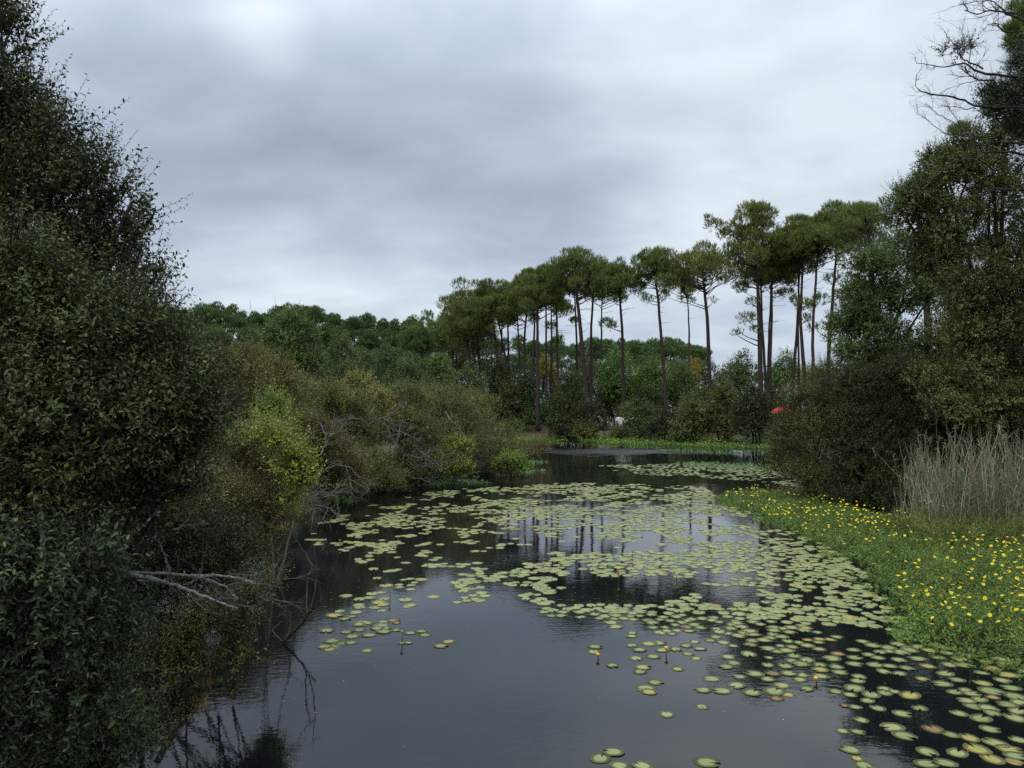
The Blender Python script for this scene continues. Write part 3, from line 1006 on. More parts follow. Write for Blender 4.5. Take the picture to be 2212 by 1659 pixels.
def pad_label(x, y, r, c):
    col = {'green': 'pale green', 'yellowing': 'yellow tinged', 'browned': 'orange brown withered'}[c]
    px, py = 1106 + x / y * F, 880 + 3.8 / y * F
    if px < 1010 and py > 1235:
        if py > 1380:
            return f'{col} lily pad in the overlapping clump nearest the forked dead branch' if px < 760 else f'{col} lily pad floating loose at the open end of the small island'
        return f'{col} lily pad in the small island between forked branch and open water' if py > 1320 else f'{col} lily pad on bright water around the upright orange bud'
    size = 'large' if r > .15 else 'small' if r < .11 else 'middling'
    if py > 1590:
        if px < 1600:
            return f'{size} {col} lily pad stranded alone on open water, bottom of the view'
        return f'{size} {col} lily pad on black water at the bottom corner below the primroses'
    if py > 1500:
        return f'{size} {col} lily pad standing apart on open ripples' if px < 1720 else f'{size} {col} lily pad on black water in the loose corner drift'
    if px < 1520 and py > 1380:
        return f'{size} {col} lily pad at the ragged tip of the raft beside open water'
    if px > 1950:
        return f'{size} {col} lily pad crowded against the lower primrose edge'
    if px > 1700:
        return f'{size} {col} lily pad in the dark channel beside the primrose mat'
    if px > 1400:
        return f'{size} {col} lily pad in the middle of the main raft'
    return f'{size} {col} lily pad on the open water side of the main raft'


for q, (x, y, r, c) in enumerate(pads[:N_SINGLE]):
    o = bpy.data.objects.new('lily_pad', PAD_MESH[c][int(prng.integers(len(PAD_MESH[c])))])
    o.location = (x, y, .001 + .0014 * (q % 5))
    o.rotation_euler = (prng.normal() * .012, prng.normal() * .012, prng.random() * 6.28)
    o.scale = (r, r, 1)
    COL.objects.link(o)
    tag(o, pad_label(x, y, r, c), 'lily pad', 'lily pads floating on the pond')
rest = {k: MB() for k in PADM}
for q, (x, y, r, c) in enumerate(pads[N_SINGLE:]):
    V, F3, F4 = pad_verts(prng, r)
    a = prng.random() * 6.28
    V = np.stack([V[:, 0] * math.cos(a) - V[:, 1] * math.sin(a) + x, V[:, 0] * math.sin(a) + V[:, 1] * math.cos(a) + y, V[:, 2] * .85 + .001 + .0014 * (q % 5)], 1)
    rest['green'].add(V, F3)
    rest['green'].f.append(F4 + rest['green'].n - len(V))
    rest['green'].cols = getattr(rest['green'], 'cols', []) + [{'green': 0, 'yellowing': 1, 'browned': 2}[c]] * (len(F3)) + [{'green': 0, 'yellowing': 1, 'browned': 2}[c]] * len(F4)
me = rest['green'].mesh('lily_pad_raft', PADM['green'])
me.materials.append(PADM['yellowing'])
me.materials.append(PADM['browned'])
me.polygons.foreach_set("material_index", np.array(rest['green'].cols, np.int32))
o = link('lily_pad_cover', me)
tag(o, 'raft of pale lily pads spread over the far half of the pond', 'lily pads', kind='stuff')
print("pads", len(pads))

# yellow pond-lily buds on stalks
bud_spec = [((842, 1292), 1268, 'orange', 'orange pond lily bud on a tall stalk in the small pad island'), ((868, 1388), 1366, 'greenish', 'green pond lily bud on a stalk beside a lone pad near open water'),
            ((1291, 1424), 1416, 'orange', 'orange pond lily flower low on open water beside two pads'), ((1763, 1476), 1468, 'orange', 'orange pond lily flower beside the loose drift, against black water'),
            ((1335, 1250), 1230, 'orange', 'orange pond lily bud on a stalk between two pine trunk reflections'), ((1460, 1252), 1242, 'orange', 'short orange pond lily bud beyond the middle of the main raft'),
            ((1437, 1416), 1402, 'orange', 'orange pond lily flower at the ragged raft tip'), ((1822, 1190), 1172, 'greenish', 'green pond lily bud on a stalk close to the primrose mat'),
            ((1365, 1206), 1190, 'greenish', 'green pond lily bud standing among far pads in the sky reflection'), ((1640, 1168), 1150, 'greenish', 'green pond lily bud near the far primrose corner'),
            ((735, 1180), 1168, 'greenish', 'green pond lily bud among pads near the dark bank shrubs')]
BUDM = {'orange': plain_mat("bud_orange", (.75, .36, .02), .45), 'greenish': plain_mat("bud_green", (.24, .26, .07), .5)}
STALK = plain_mat("stalk_green", (.10, .11, .045), .5)
for (bx, by), ty, c, lab in bud_spec:
    b = G(bx, by)
    top = W(bx + prng.uniform(-1, 3), ty, b[1])
    e = empty('pond_lily_flower', b, lab, 'flower', 'pond lily flowers on stalks')
    mb = MB()
    mb.tube([b - UP * .1, b * .5 + top * .5 + np.array([.008, 0, 0]), top], .009, 6)
    link('stalk', mb.mesh('stalk', STALK, b, True), e)
    mb = MB()
    prof = [(0.004, -.012), (.024, 0), (.034, .016), (.030, .034), (.016, .044), (.003, .046)]
    a = np.arange(10) * .6283
    ring = np.array([[(r * math.cos(t) * (1 + .08 * math.cos(5 * t)), r * math.sin(t) * (1 + .08 * math.cos(5 * t)), z) for t in a] for r, z in prof]) * (.95 if c == 'orange' else .75)
    fi = [[i * 10 + k, i * 10 + (k + 1) % 10, (i + 1) * 10 + (k + 1) % 10, (i + 1) * 10 + k] for i in range(5) for k in range(10)]
    mb.add(ring.reshape(-1, 3) + top, fi)
    link('bud', mb.mesh('bud', BUDM[c], b, True), e)

# bits of fallen leaf and twig drifting on the water
lrng = np.random.default_rng(19)
n = 320
fx, fy = lrng.uniform(-4, 8, n), lrng.uniform(8.5, 24, n)
okf = (sdist(fx, fy) < -.4) & (vnoise(fx * .7 + 3, fy * .7) > .42)
fx, fy = fx[okf], fy[okf]
mb = MB()
A = lrng.random(len(fx)) * 6.28
mb.leaves(np.column_stack([fx, fy, np.full(len(fx), .004)]), np.column_stack([np.cos(A), np.sin(A), 0 * A]), np.tile(UP, (len(fx), 1)), lrng.uniform(.015, .06, len(fx)), lrng.uniform(.008, .025, len(fx)), 'rhomb', .02)
o = link('leaf_litter', mb.mesh('leaf_litter', LM['dry']))
tag(o, 'scattered bits of fallen leaf drifting on the water', 'leaf litter', kind='stuff')

# ------------------------------------------------------------------ water primrose mats
MAT = np.array([G(*p)[:2] for p in ((1525, 1078), (1570, 1066), (1640, 1061), (1720, 1062), (1790, 1075), (1840, 1098), (1900, 1112), (2000, 1128), (2120, 1150), (2260, 1172), (2420, 1180), (2500, 1300),
                                    (2420, 1480), (2240, 1470), (2150, 1440), (2080, 1425), (1990, 1400), (1945, 1360), (1915, 1320), (1880, 1270), (1830, 1225), (1760, 1180), (1690, 1150), (1640, 1125), (1570, 1097))])


def mat_points(rng, poly, per_m2, edge=.35):
    lo, hi = poly.min(0) - .3, poly.max(0) + .3
    n = int((hi - lo).prod() * per_m2)
    P = lo + rng.random((n, 2)) * (hi - lo)
    s = -sdist(P[:, 0], P[:, 1], poly) + (vnoise(P[:, 0] * .9, P[:, 1] * .7) - .5) * .9
    ok = rng.random(n) < np.clip(s / edge * .5 + .2, 0, 1)
    P, s = P[ok], s[ok]
    return P, s


def sward(rng, P, s, hgt, m, lL, lW, spread=.85, kind='rhomb', lean=.45):
    lm, tm = MB(), MB()
    n = len(P)
    z = np.maximum(height(P[:, 0], P[:, 1]), -.02)
    B = np.column_stack([P, z])
    D = nrm(UP + rng.normal(size=(n, 3)) * lean * np.array([1, 1, .2]))
    h = hgt * rng.uniform(.45, 1.25, n) * np.clip(.45 + s * .45, .3, 1) * (.75 + .5 * vnoise(P[:, 0] * .8 + 4, P[:, 1] * .8))
    shoots(rng, lm, tm, B, D, h, m, lL, lW, kind, spread, .05, tr=.004, along=.4, lit=.9)
    return lm, tm, B, D, h


mrng = np.random.default_rng(21)
P, s = mat_points(mrng, MAT, 62)
near = np.hypot(P[:, 0], P[:, 1])
P, s = P[mrng.random(len(P)) < np.clip(26 / near, .55, 1)], s[:0]
s = -sdist(P[:, 0], P[:, 1], MAT)
lm, tm, B, D, h = sward(mrng, P, s, .29, 12, .085, .024)
lm2, _, _, _, _ = sward(mrng, P[::2] + mrng.normal(size=P[::2].shape) * .1, s[::2], .10, 6, .075, .03)
lm.f += [f + lm.n for f in lm2.f]
lm.v += lm2.v
lm.n += lm2.n
e = empty('primrose_mat', (0, 0, 0), 'dense green mat of water primrose leaves along the reed bank', 'water plants')
e['kind'] = 'stuff'
for nm, mb, mt in (('foliage', lm, LM['prim']), ('stems', tm, plain_mat("stem_primrose", (.10, .09, .035), .6))):
    o = link(nm, mb.mesh('primrose_' + nm, mt), e)
    o['kind'] = 'stuff'

# flowering shoots: stem with leaves, and a five-petalled flower
FL = []
for v in range(5):
    mb = MB()
    for k in range(5):
        a = k * 2 * math.pi / 5 + mrng.normal() * .08
        u, wv = np.array([math.cos(a), math.sin(a), .22 + .12 * mrng.random()]), np.array([-math.sin(a), math.cos(a), 0])
        L = .034 * mrng.uniform(.9, 1.1)
        q = [u * .002, u * L * .55 + wv * .017, u * L + wv * .012, u * L * .93, u * L - wv * .012, u * L * .55 - wv * .017]
        q = [np.array(x) - np.array([0, 0, 6 * (x[0] ** 2 + x[1] ** 2)]) for x in q]
        mb.add(q, [[0, 1, 2, 3], [0, 3, 4, 5]])
    fm = mb.mesh('flower', LM['petal'])
    c = MB()
    c.tube([(0, 0, -.004), (0, 0, .006), (0, 0, .009)], [.005, .006, .002], 6)
    FL.append((fm, c.mesh('flower_centre', plain_mat("flower_centre_%d" % v, (.62, .36, .02), .6))))
ST = []
for v in range(4):
    a, b = MB(), MB()
    shoots(mrng, a, b, np.array([[0, 0, 0.0]]), nrm(np.array([[mrng.normal() * .1, mrng.normal() * .1, 1.0]])), .40, 12, .085, .024, 'rhomb', .85, .02, tr=.004, along=.4, lit=.9)
    ST.append((a.mesh('leaves', LM['prim']), b.mesh('stem', STALK)))
fr_ = np.random.default_rng(5)
n0 = 12000
ii = fr_.choice(len(P), n0, replace=True)
cand = P[ii] + fr_.normal(size=(n0, 2)) * .12
sc_ = -sdist(cand[:, 0], cand[:, 1], MAT)
dd = np.hypot(cand[:, 0], cand[:, 1])
pxs = 1106 + cand[:, 0] / cand[:, 1] * F
pys = 880 + 3.8 / cand[:, 1] * F
dens = .22 + 1.6 * np.clip(vnoise(cand[:, 0] * .9 + 7, cand[:, 1] * .7 + 1) - .22, 0, 1)
dens *= np.where(sc_ > .25, 1, .25) * np.clip(2.6 - dd / 14, .5, 1.7)
dens *= np.where(pys > 1395, .25, 1.0) * np.where((pxs > 2000) & (pys < 1180), .25, 1)
keepf = (fr_.random(n0) < dens * .45) & (pxs < 2260) & (sc_ > .05)
cand = cand[keepf]
cand = cand[fr_.permutation(len(cand))]
sel, used = [], []
for p in cand:
    if all((p[0] - u[0]) ** 2 + (p[1] - u[1]) ** 2 > .012 for u in used):
        used.append(p)
used = np.array(used[:680])
used = used[np.argsort(np.hypot(used[:, 0], used[:, 1]))]
FLOWERS = len(used)


def flower_label(x, y):
    px, py = 1106 + x / y * F, 880 + 3.5 / y * F
    sd = -sdist(np.array([x]), np.array([y]), MAT)[0]
    edge = 'at the pad side edge' if sd < .8 else 'well inside the mat' if sd > 2 else 'just inside the mat edge'
    if py < 1092:
        where = 'at the far tip of the mat'
    elif py < 1150:
        where = 'in front of the dark willow' if px < 1950 else 'below the reeds'
    elif py < 1230:
        where = 'on the narrow middle stretch' if px < 1900 else 'on the wide stretch below the reeds'
    elif py < 1320:
        where = 'on the broad near stretch'
    else:
        where = 'at the near end of the mat'
    return f'yellow primrose flower {edge}, {where}'


for q, (x, y) in enumerate(used[:300]):
    zt = .24 + .14 * fr_.random()
    e = empty('primrose_plant', (x, y, .0), flower_label(x, y), 'water primrose', 'flowering water primroses in the mat')
    e.rotation_euler = (0, 0, fr_.random() * 6.28)
    sm = ST[int(fr_.integers(4))]
    stm = link('stem', sm[1], e)
    lv = link('leaves', sm[0], e)
    stm.scale = lv.scale = (1, 1, zt / .40)
    fm = FL[int(fr_.integers(5))]
    fo = link('flower', fm[0], e, (0, 0, zt))
    k = fr_.uniform(.9, 1.2)
    fo.scale = (k, k, k)
    fo.rotation_euler = (fr_.normal() * .4 + .3, fr_.normal() * .4, fr_.random() * 6)
    link('flower_centre', fm[1], fo)
if len(used) > 300:
    mb = MB()
    for x, y in used[300:]:
        k = fr_.uniform(.95, 1.25)
        rz, tilt = fr_.random() * 6, nrm(np.array([fr_.normal() * .4, -.35 + fr_.normal() * .4, 1.0]))
        U, Vv = perp(tilt[None])
        zt = .25 + .13 * fr_.random()
        for t in range(5):
            a = rz + t * 1.2566
            u = U[0] * math.cos(a) + Vv[0] * math.sin(a)
            wv = -U[0] * math.sin(a) + Vv[0] * math.cos(a)
            c0 = np.array([x, y, zt])
            mb.add([c0, c0 + (u * .02 + wv * .017 + tilt * .004) * k, c0 + u * .034 * k, c0 + (u * .02 - wv * .017 + tilt * .004) * k], [[0, 1, 2, 3]])
    o = link('far_blossom', mb.mesh('far_blossom', LM['petal']))
    tag(o, 'scatter of tiny yellow blossoms over the far end of the mat', 'flowers', kind='stuff')

# far shore mats and the small mats along the wooded bank
def strip(name, label, pts, per, hgt, lL, lW, mat, seed, flowers=0):
    r = np.random.default_rng(seed)
    poly = np.array([G(*p)[:2] for p in pts])
    P, s = mat_points(r, poly, per, .3)
    lm, tm, B, D, h = sward(r, P, np.maximum(s, .6), hgt, 6, lL, lW, lean=.5)
    e = empty(name, (0, 0, 0), label, 'water plants')
    e['kind'] = 'stuff'
    o = link('foliage', lm.mesh(name + '_foliage', mat), e)
    o['kind'] = 'stuff'
    if flowers:
        mb = MB()
        ix = r.choice(len(B), min(flowers, len(B)), replace=False)
        T = B[ix] + D[ix] * h[ix][:, None] * 1.05
        for a in (0, 1.57):
            mb.leaves(T - np.array([math.cos(a), math.sin(a), .0]) * .06, np.tile([math.cos(a), math.sin(a), .2], (len(T), 1)), r.normal(size=T.shape) * .5 + UP, .12, .10)
        o = link('blossom', mb.mesh(name + '_blossom', LM['petal']), e)
        o['kind'] = 'stuff'
    else:
        o = link('stems', tm.mesh(name + '_stems', STALK), e)
        o['kind'] = 'stuff'


strip('primrose_mat', 'yellow green primrose strip along the far shore', [(1100, 945), (1180, 946), (1240, 947), (1300, 944), (1400, 947), (1500, 951), (1600, 958), (1700, 962), (1700, 970), (1600, 970), (1500, 966),
      (1400, 963), (1330, 960), (1240, 954), (1190, 955), (1100, 953)], 11, .42, .20, .085, LM['primfar'], 31, 500)
strip('primrose_mat', 'thin floating primrose strand off the far shore', [(1400, 972.5), (1480, 973), (1560, 977), (1590, 979), (1560, 980), (1480, 977)], 12, .2, .13, .05, LM['primpale'], 32)
strip('primrose_mat', 'grey green primrose patch beside the distant pads', [(1440, 1003), (1500, 1000.5), (1640, 1003), (1740, 1012), (1720, 1022), (1600, 1012), (1500, 1009)], 14, .2, .13, .05, LM['primpale'], 33)
strip('primrose_mat', 'grey green primrose tongue below the twiggy thicket', [(835, 1050), (880, 1041), (960, 1036), (1040, 1038), (1085, 1044), (1040, 1047), (960, 1049), (880, 1055)], 45, .2, .11, .05, LM['primpale'], 34)
strip('primrose_mat', 'little primrose raft off the bright green islet', [(1060, 1022), (1110, 1026), (1160, 1016), (1185, 1016), (1150, 1020), (1110, 1031), (1065, 1029)], 40, .16, .11, .05, LM['primpale'], 35)
strip('primrose_mat', 'primrose fringe near the bowed pale branch', [(610, 1100), (680, 1102), (700, 1108), (640, 1114), (600, 1112)], 55, .18, .10, .045, LM['primpale'], 36)
strip('primrose_mat', 'sparse primrose fringe under the arching twigs', [(690, 1077), (760, 1074), (800, 1080), (760, 1088), (690, 1086)], 30, .14, .10, .045, LM['primpale'], 37)
strip('primrose_mat', 'slender primrose strand beyond the islet', [(1120, 998), (1160, 996), (1180, 998), (1150, 1002)], 30, .14, .11, .05, LM['primpale'], 38)

# ------------------------------------------------------------------ reeds
rr = np.random.default_rng(41)
n = 1050
X, Y = rr.uniform(12.6, 21.5, n), rr.uniform(22.5, 28.5, n)
lo = 1106 + X / Y * F
ok = (lo > 1950 + rr.normal(size=n) * 18) & (Y > 23.2 - (X - 13) * .12)
X, Y = X[ok], Y[ok]
hz = rr.uniform(1.5, 4.1, len(X)) * (.75 + .3 * vnoise(X * .9, Y * .6)) * np.clip(.62 + (X - 12.6) * .11, .62, 1.0)
tm = MB()
B = np.column_stack([X, Y, np.zeros(len(X)) - .1])
D = nrm(UP + rr.normal(size=B.shape) * np.array([.17, .15, 0]))
M1 = B + D * (hz * .5)[:, None]
M2 = M1 + nrm(D + rr.normal(size=B.shape) * .13) * (hz * .5)[:, None]
tm.segs(B, M1, .017, .014)
tm.segs(M1, M2, .014, .006)
plume = rr.random(len(M2)) < .22
lmx = MB()
for k in range(7):
    q = M2[plume] - D[plume] * .04 * k
    lmx.leaves(q, nrm(D[plume] * .6 + rr.normal(size=q.shape) * .5), rr.normal(size=q.shape), .22, .02, 'blade')
for k in range(1):                                 # broken dry blades
    q = B + D * (hz * rr.uniform(.1, .8, len(X)))[:, None]
    lmx.leaves(q, nrm(D * .5 + rr.normal(size=q.shape) * .8), rr.normal(size=q.shape), rr.uniform(.2, .5, len(q)), .022, 'blade')
tm.f += [f + tm.n for f in lmx.f]
tm.v += lmx.v
o = link('reeds', tm.mesh('dry_reeds', LM['straw']))
tag(o, 'pale dry reed stalks standing on the primrose bank', 'reeds', kind='stuff')
n = 650
X, Y = rr.uniform(12.8, 22, n), rr.uniform(22.6, 29.5, n)
ok = (1106 + X / Y * F > 1975)
X, Y = X[ok], Y[ok]
hz = rr.uniform(1.0, 3.4, len(X)) * np.clip(.6 + (X - 12.6) * .11, .6, 1.0)
lm, tm = MB(), MB()
B = np.column_stack([X, Y, np.zeros(len(X))])
D = nrm(UP + rr.normal(size=B.shape) * np.array([.12, .12, 0]))
shoots(rr, lm, tm, B, D, hz, 11, .46, .028, 'blade', .75, .0, tr=.006, along=.8, lit=.2)
lm.f += [f + lm.n for f in tm.f]
lm.v += tm.v
o = link('reeds', lm.mesh('green_reeds', LM['reedg']))
tag(o, 'green reed blades growing through the dry stalks', 'reeds', kind='stuff')
n = 2600
X, Y = rr.uniform(11.5, 22, n), rr.uniform(21.3, 24.5, n)
ok = (1106 + X / Y * F > 1840)
X, Y = X[ok], Y[ok]
lm, tm = MB(), MB()
B = np.column_stack([X, Y, np.zeros(len(X))])
shoots(rr, lm, tm, B, nrm(UP + rr.normal(size=B.shape) * np.array([.5, .5, 0])), rr.uniform(.3, 1.0, len(X)), 7, .3, .022, 'blade', .7, -.1, tr=.005, along=.7)
o = link('grass', lm.mesh('bank_grass', LM['bankolive']))
tag(o, 'tangled dark grass at the foot of the reeds', 'grass', kind='stuff')
#PART3
# ------------------------------------------------------------------ plants on the near bank (5 to 9 m away)
def at_water(px, py, dz=-.25):
    p = G(px, py)
    return np.array([p[0], p[1], max(H(p[0], p[1]), -.4) if dz is None else dz])


def on_ground(px, d):
    x = d * (px - PW / 2) / F
    return np.array([x, d, max(H(x, d), -.5)])


plant('leafy_tree', 'tall dark leafy tree with upright shoots against the sky, beside the grey willow', 'tree', on_ground(-60, 7.8),
      [(-60, 120, 7.5, 105, 150), (0, 330, 7.5, 115, 120), (115, 345, 7.3, 95, 75), (200, 425, 7.2, 90, 80), (60, 500, 7.4, 160, 120), (215, 520, 7.3, 90, 90), (270, 585, 7.2, 72, 58), (150, 630, 7.5, 150, 80),
       (-80, 450, 7.6, 170, 250), (325, 622, 7.0, 36, 34), (10, 40, 7.3, 40, 32), (30, 235, 7.4, 60, 80), (310, 470, 7.1, 26, 30), (-120, 750, 7.8, 200, 200), (150, 790, 8.0, 160, 150), (225, 715, 7.8, 80, 75)],
      'tall', 'dark', 7600, 12, .048, .023, .32, 'oval', k=9, seed=101, up=.3, upb=.75, noise=.4, spikes=360, spikeL=1.5, trunk_r=.09, tr=.0026, curve=.2, sub=(.28, .46))

plant('willow', 'grey green willow with broad oval leaves leaning over the pond edge', 'shrub', on_ground(150, 7.0),
      [(30, 600, 5.9, 80, 80), (60, 700, 6.0, 110, 90), (150, 770, 6.1, 140, 90), (280, 750, 6.5, 120, 75), (370, 805, 6.8, 80, 52), (455, 875, 7.0, 44, 34), (200, 900, 6.2, 200, 120), (385, 880, 6.6, 105, 95),
       (100, 1050, 6.2, 200, 120), (320, 1010, 6.6, 140, 100), (420, 930, 7, 48, 50), (370, 1050, 6.9, 70, 60), (-60, 850, 6.2, 180, 200), (290, 700, 6.8, 60, 36)],
      'willow', 'dark', 9800, 12, .050, .020, .36, 'oval', k=9, seed=102, up=.3, upb=.55, noise=.45, spikes=420, spikeL=1.5, trunk_r=.08, tr=.0028, curve=.15, bare=9, bareL=.9, sub=(.28, .46))

plant('willow', 'blue green willow branches hanging low over black water under the grey willow', 'shrub', on_ground(-60, 6.6),
      [(60, 1230, 5.6, 150, 70), (180, 1250, 5.9, 100, 50), (40, 1380, 5.8, 170, 90), (210, 1370, 6.4, 90, 70), (120, 1500, 6.2, 150, 70), (-90, 1300, 5.6, 170, 200), (60, 1570, 6.6, 110, 50), (-60, 1600, 6.4, 120, 80), (70, 1640, 6.7, 110, 40), (200, 1590, 6.9, 90, 45), (160, 1660, 7.0, 110, 34)],
      'bluew', 'dark', 5600, 12, .055, .021, .36, 'oval', k=8, seed=103, up=.2, upb=.25, noise=.45, spikes=90, spikeL=1.4, trunk_r=.05, tr=.0028, curve=.05, sub=(.28, .46))

plant('buckthorn', 'dark leafy thicket filling the bank under the willow, above the dead lichen branches', 'shrub', on_ground(300, 9.2),
      [(300, 1150, 8.6, 150, 110), (420, 1190, 8.9, 130, 80), (250, 1280, 8.8, 170, 90), (150, 1420, 8.6, 170, 120), (520, 1210, 9.4, 70, 50), (330, 1400, 8.9, 90, 80), (120, 1200, 8.4, 160, 120), (60, 1560, 8.8, 110, 50)],
      'darkg', 'dark', 6000, 10, .044, .019, .32, 'oval', k=8, seed=104, up=.2, upb=.4, noise=.45, trunk_r=.05, tr=.003, sub=(.28, .46), bare=5, bareL=.8, stems=2)

Z3 = lambda a, b, d: W(a * .3667, 1050.7 + b * .3667, d)


def stems_myrtle(rng, lm, tm):
    for pts, r0, r1, d in (([(925, 1630), (975, 1530), (1030, 1440), (1110, 1330), (1230, 1180), (1290, 1010), (1310, 900)], .038, .014, 8.2), ([(1255, 1190), (1380, 1130), (1510, 1070)], .016, .007, 8.1),
                           ([(1460, 1095), (1468, 1070)], .008, .006, 8.1), ([(1100, 1690), (1100, 1570), (1100, 1330), (1090, 1150)], .014, .008, 8.2), ([(1190, 1240), (1080, 1080), (1010, 960)], .014, .006, 8.0),
                           ([(1110, 1330), (960, 1200), (860, 1100), (760, 1020)], .018, .007, 8.0), ([(1310, 900), (1400, 760), (1480, 690)], .012, .006, 8.1)):
        P = np.array([Z3(a, b, d + .08 * i) for i, (a, b) in enumerate(pts)])
        t = np.linspace(0, 1, 14)
        tt = np.linspace(0, 1, len(P))
        Q = np.stack([np.interp(t, tt, P[:, i]) for i in range(3)], 1) + rng.normal(size=(14, 3)) * .008
        tm.tube(Q, np.linspace(r0, r1, 14), 7)


e_my = plant('bog_myrtle', 'small leaved shrub on a bent stem rising out of the near water', 'shrub', Z3(975, 1530, 8.2) - UP * .1,
      [(540, 1300, 8.0, 30, 35), (520, 1350, 8.0, 30, 40), (440, 1350, 8.0, 45, 30), (400, 1395, 8.0, 45, 28), (500, 1400, 8.0, 30, 35), (520, 1430, 8.0, 28, 20), (290, 1420, 7.8, 45, 35), (340, 1460, 7.8, 60, 40), (440, 1450, 8.0, 45, 30),
       (505, 1498, 8.1, 20, 14), (300, 1540, 7.8, 55, 40), (390, 1520, 8.0, 50, 35), (330, 1590, 7.9, 50, 25), (250, 1490, 7.7, 50, 40), (260, 1600, 7.9, 70, 36), (470, 1330, 8.2, 30, 22), (590, 1270, 8.3, 16, 18)],
      'myrtle', 'dark', 2100, 11, .042, .015, .22, 'oval', k=6, seed=105, up=.4, upb=.7, noise=.4, trunk_r=.02, tr=.003, curve=.2, limbs=False, extra=stems_myrtle, sub=(.3, .5))
tr_ = np.random.default_rng(6)
mb = MB()
for (a, b, ln, nn) in ((1240, 1110, .20, 22), (1195, 1230, .24, 46), (1110, 1040, .14, 14), (1170, 1240, .2, 20)):
    p = Z3(a, b, 8.0)
    q = p + tr_.normal(size=(nn, 3)) * np.array([.035, .03, .02])
    mb.leaves(q, nrm(np.array([-.15, 0, -1.0]) + tr_.normal(size=(nn, 3)) * .28), tr_.normal(size=(nn, 3)), ln * tr_.uniform(.6, 1.1, nn), .007, 'blade')
o = link('dry_needles', mb.mesh('dry_needles', LM['dry'], e_my.location), e_my)
o['label'] = 'brown dry grass caught on the stem'

# dead branches crusted with lichen
lr = np.random.default_rng(8)
e = empty('dead_branch', Z3(760, 505, 6.4), 'bleached dead branch crusted with lichen arching out from the bank', 'dead branch')
mb, mt = MB(), MB()
main = [([(760, 520), (900, 545), (1080, 595), (1230, 660), (1400, 722)], .022, .008), ([(700, 500), (780, 505), (1000, 515), (1200, 540), (1330, 590), (1395, 660)], .016, .006),
        ([(1100, 525), (1250, 525), (1400, 537), (1530, 582)], .012, .008), ([(660, 590), (700, 650), (740, 728)], .014, .008), ([(900, 520), (890, 600), (850, 700), (875, 800), (888, 895)], .011, .005),
        ([(690, 640), (672, 700), (666, 850)], .009, .005), ([(850, 685), (700, 680), (540, 672)], .008, .004), ([(740, 700), (650, 730), (510, 790)], .008, .004), ([(1060, 592), (1180, 535), (1190, 480)], .008, .004),
        ([(850, 5), (860, 110), (880, 160)], .010, .006), ([(975, 420), (1000, 520), (1015, 570)], .009, .006), ([(1020, 255), (1100, 225), (1230, 220)], .008, .004), ([(980, 430), (940, 330), (905, 300)], .007, .004)]
for k, (pts, r0, r1) in enumerate(main):
    P = np.array([Z3(a, b, 6.35 + .08 * (k % 5) + .05 * i) for i, (a, b) in enumerate(pts)])
    n = 26
    t = np.linspace(0, 1, n)
    tt = np.linspace(0, 1, len(P))
    Q = np.stack([np.interp(t, tt, P[:, i]) for i in range(3)], 1) + lr.normal(size=(n, 3)) * .004
    rad = np.linspace(r0, r1, n) * .85 * lr.uniform(.75, 1.35, n)
    if k < 3:
        mb = MB()
        mb.tube(Q, rad, 7)
    else:
        mt.tube(Q, rad, 7)
    for q in range(7 if k < 3 else 4):
        i = int(lr.integers(3, n))
        dd = nrm(nrm(Q[min(i + 1, n - 1)] - Q[i - 1]) + nrm(lr.normal(size=3)) * .9 - UP * .1)
        grow(lr, mt, Q[i], dd, lr.uniform(.15, .45), r1 * .55, 1, 4, .8, .25, 0, 5, 4)
    # lichen tufts
    m = 26 if k < 3 else 12
    ix = lr.integers(1, n, m)
    A = Q[ix] + lr.normal(size=(m, 3)) * .006
    for c in range(3):
        (mb if k < 3 else mt).leaves(A, lr.normal(size=(m, 3)), lr.normal(size=(m, 3)), lr.uniform(.012, .03, m), .014)
    if k < 3:
        link('limb', mb.mesh('dead_limb', BK['lichen'], e.location, True), e)
link('twigs', mt.mesh('dead_twigs', BK['grey'], e.location, True), e)

# forked dead branch standing out of the water
Z5 = lambda a, b, d: W(497.7 + a * .2667, 1161 + b * .2667, d)
d0 = G(612, 1390)[1]
e = empty('dead_branch', G(612, 1390), 'thin forked dead branch poking out of the open water', 'dead branch')
mb, mt = MB(), MB()
fk = [([(400, 880), (430, 850), (520, 760), (590, 690), (630, 625), (700, 550)], .028, .010, 0.0), ([(622, 635), (615, 560), (622, 420), (640, 300), (657, 215), (610, 140), (565, 60), (515, -5)], .014, .005, .1),
      ([(636, 612), (660, 540), (682, 440), (698, 300), (690, 230), (683, 160), (678, 55)], .012, .004, -.1), ([(425, 850), (380, 800), (335, 755), (375, 710), (420, 678)], .011, .005, .15),
      ([(445, 835), (470, 770), (490, 700), (482, 640), (478, 590)], .013, .005, -.15), ([(478, 612), (540, 590), (580, 560), (588, 525)], .006, .003, -.15), ([(658, 215), (690, 250)], .006, .004, .0)]
for k, (pts, r0, r1, dz) in enumerate(fk):
    P = np.array([Z5(a, b, d0 + dz * i / len(pts)) for i, (a, b) in enumerate(pts)])
    n = 20
    t, tt = np.linspace(0, 1, n), np.linspace(0, 1, len(P))
    Q = np.stack([np.interp(t, tt, P[:, i]) for i in range(3)], 1) + lr.normal(size=(n, 3)) * .006
    (mb if k == 0 else mt).tube(Q, np.linspace(r0, r1, n) * lr.uniform(.85, 1.15, n), 6)
link('limb', mb.mesh('wet_limb', BK['wet'], e.location, True), e)
link('fork', mt.mesh('wet_fork', BK['tan'], e.location, True), e)
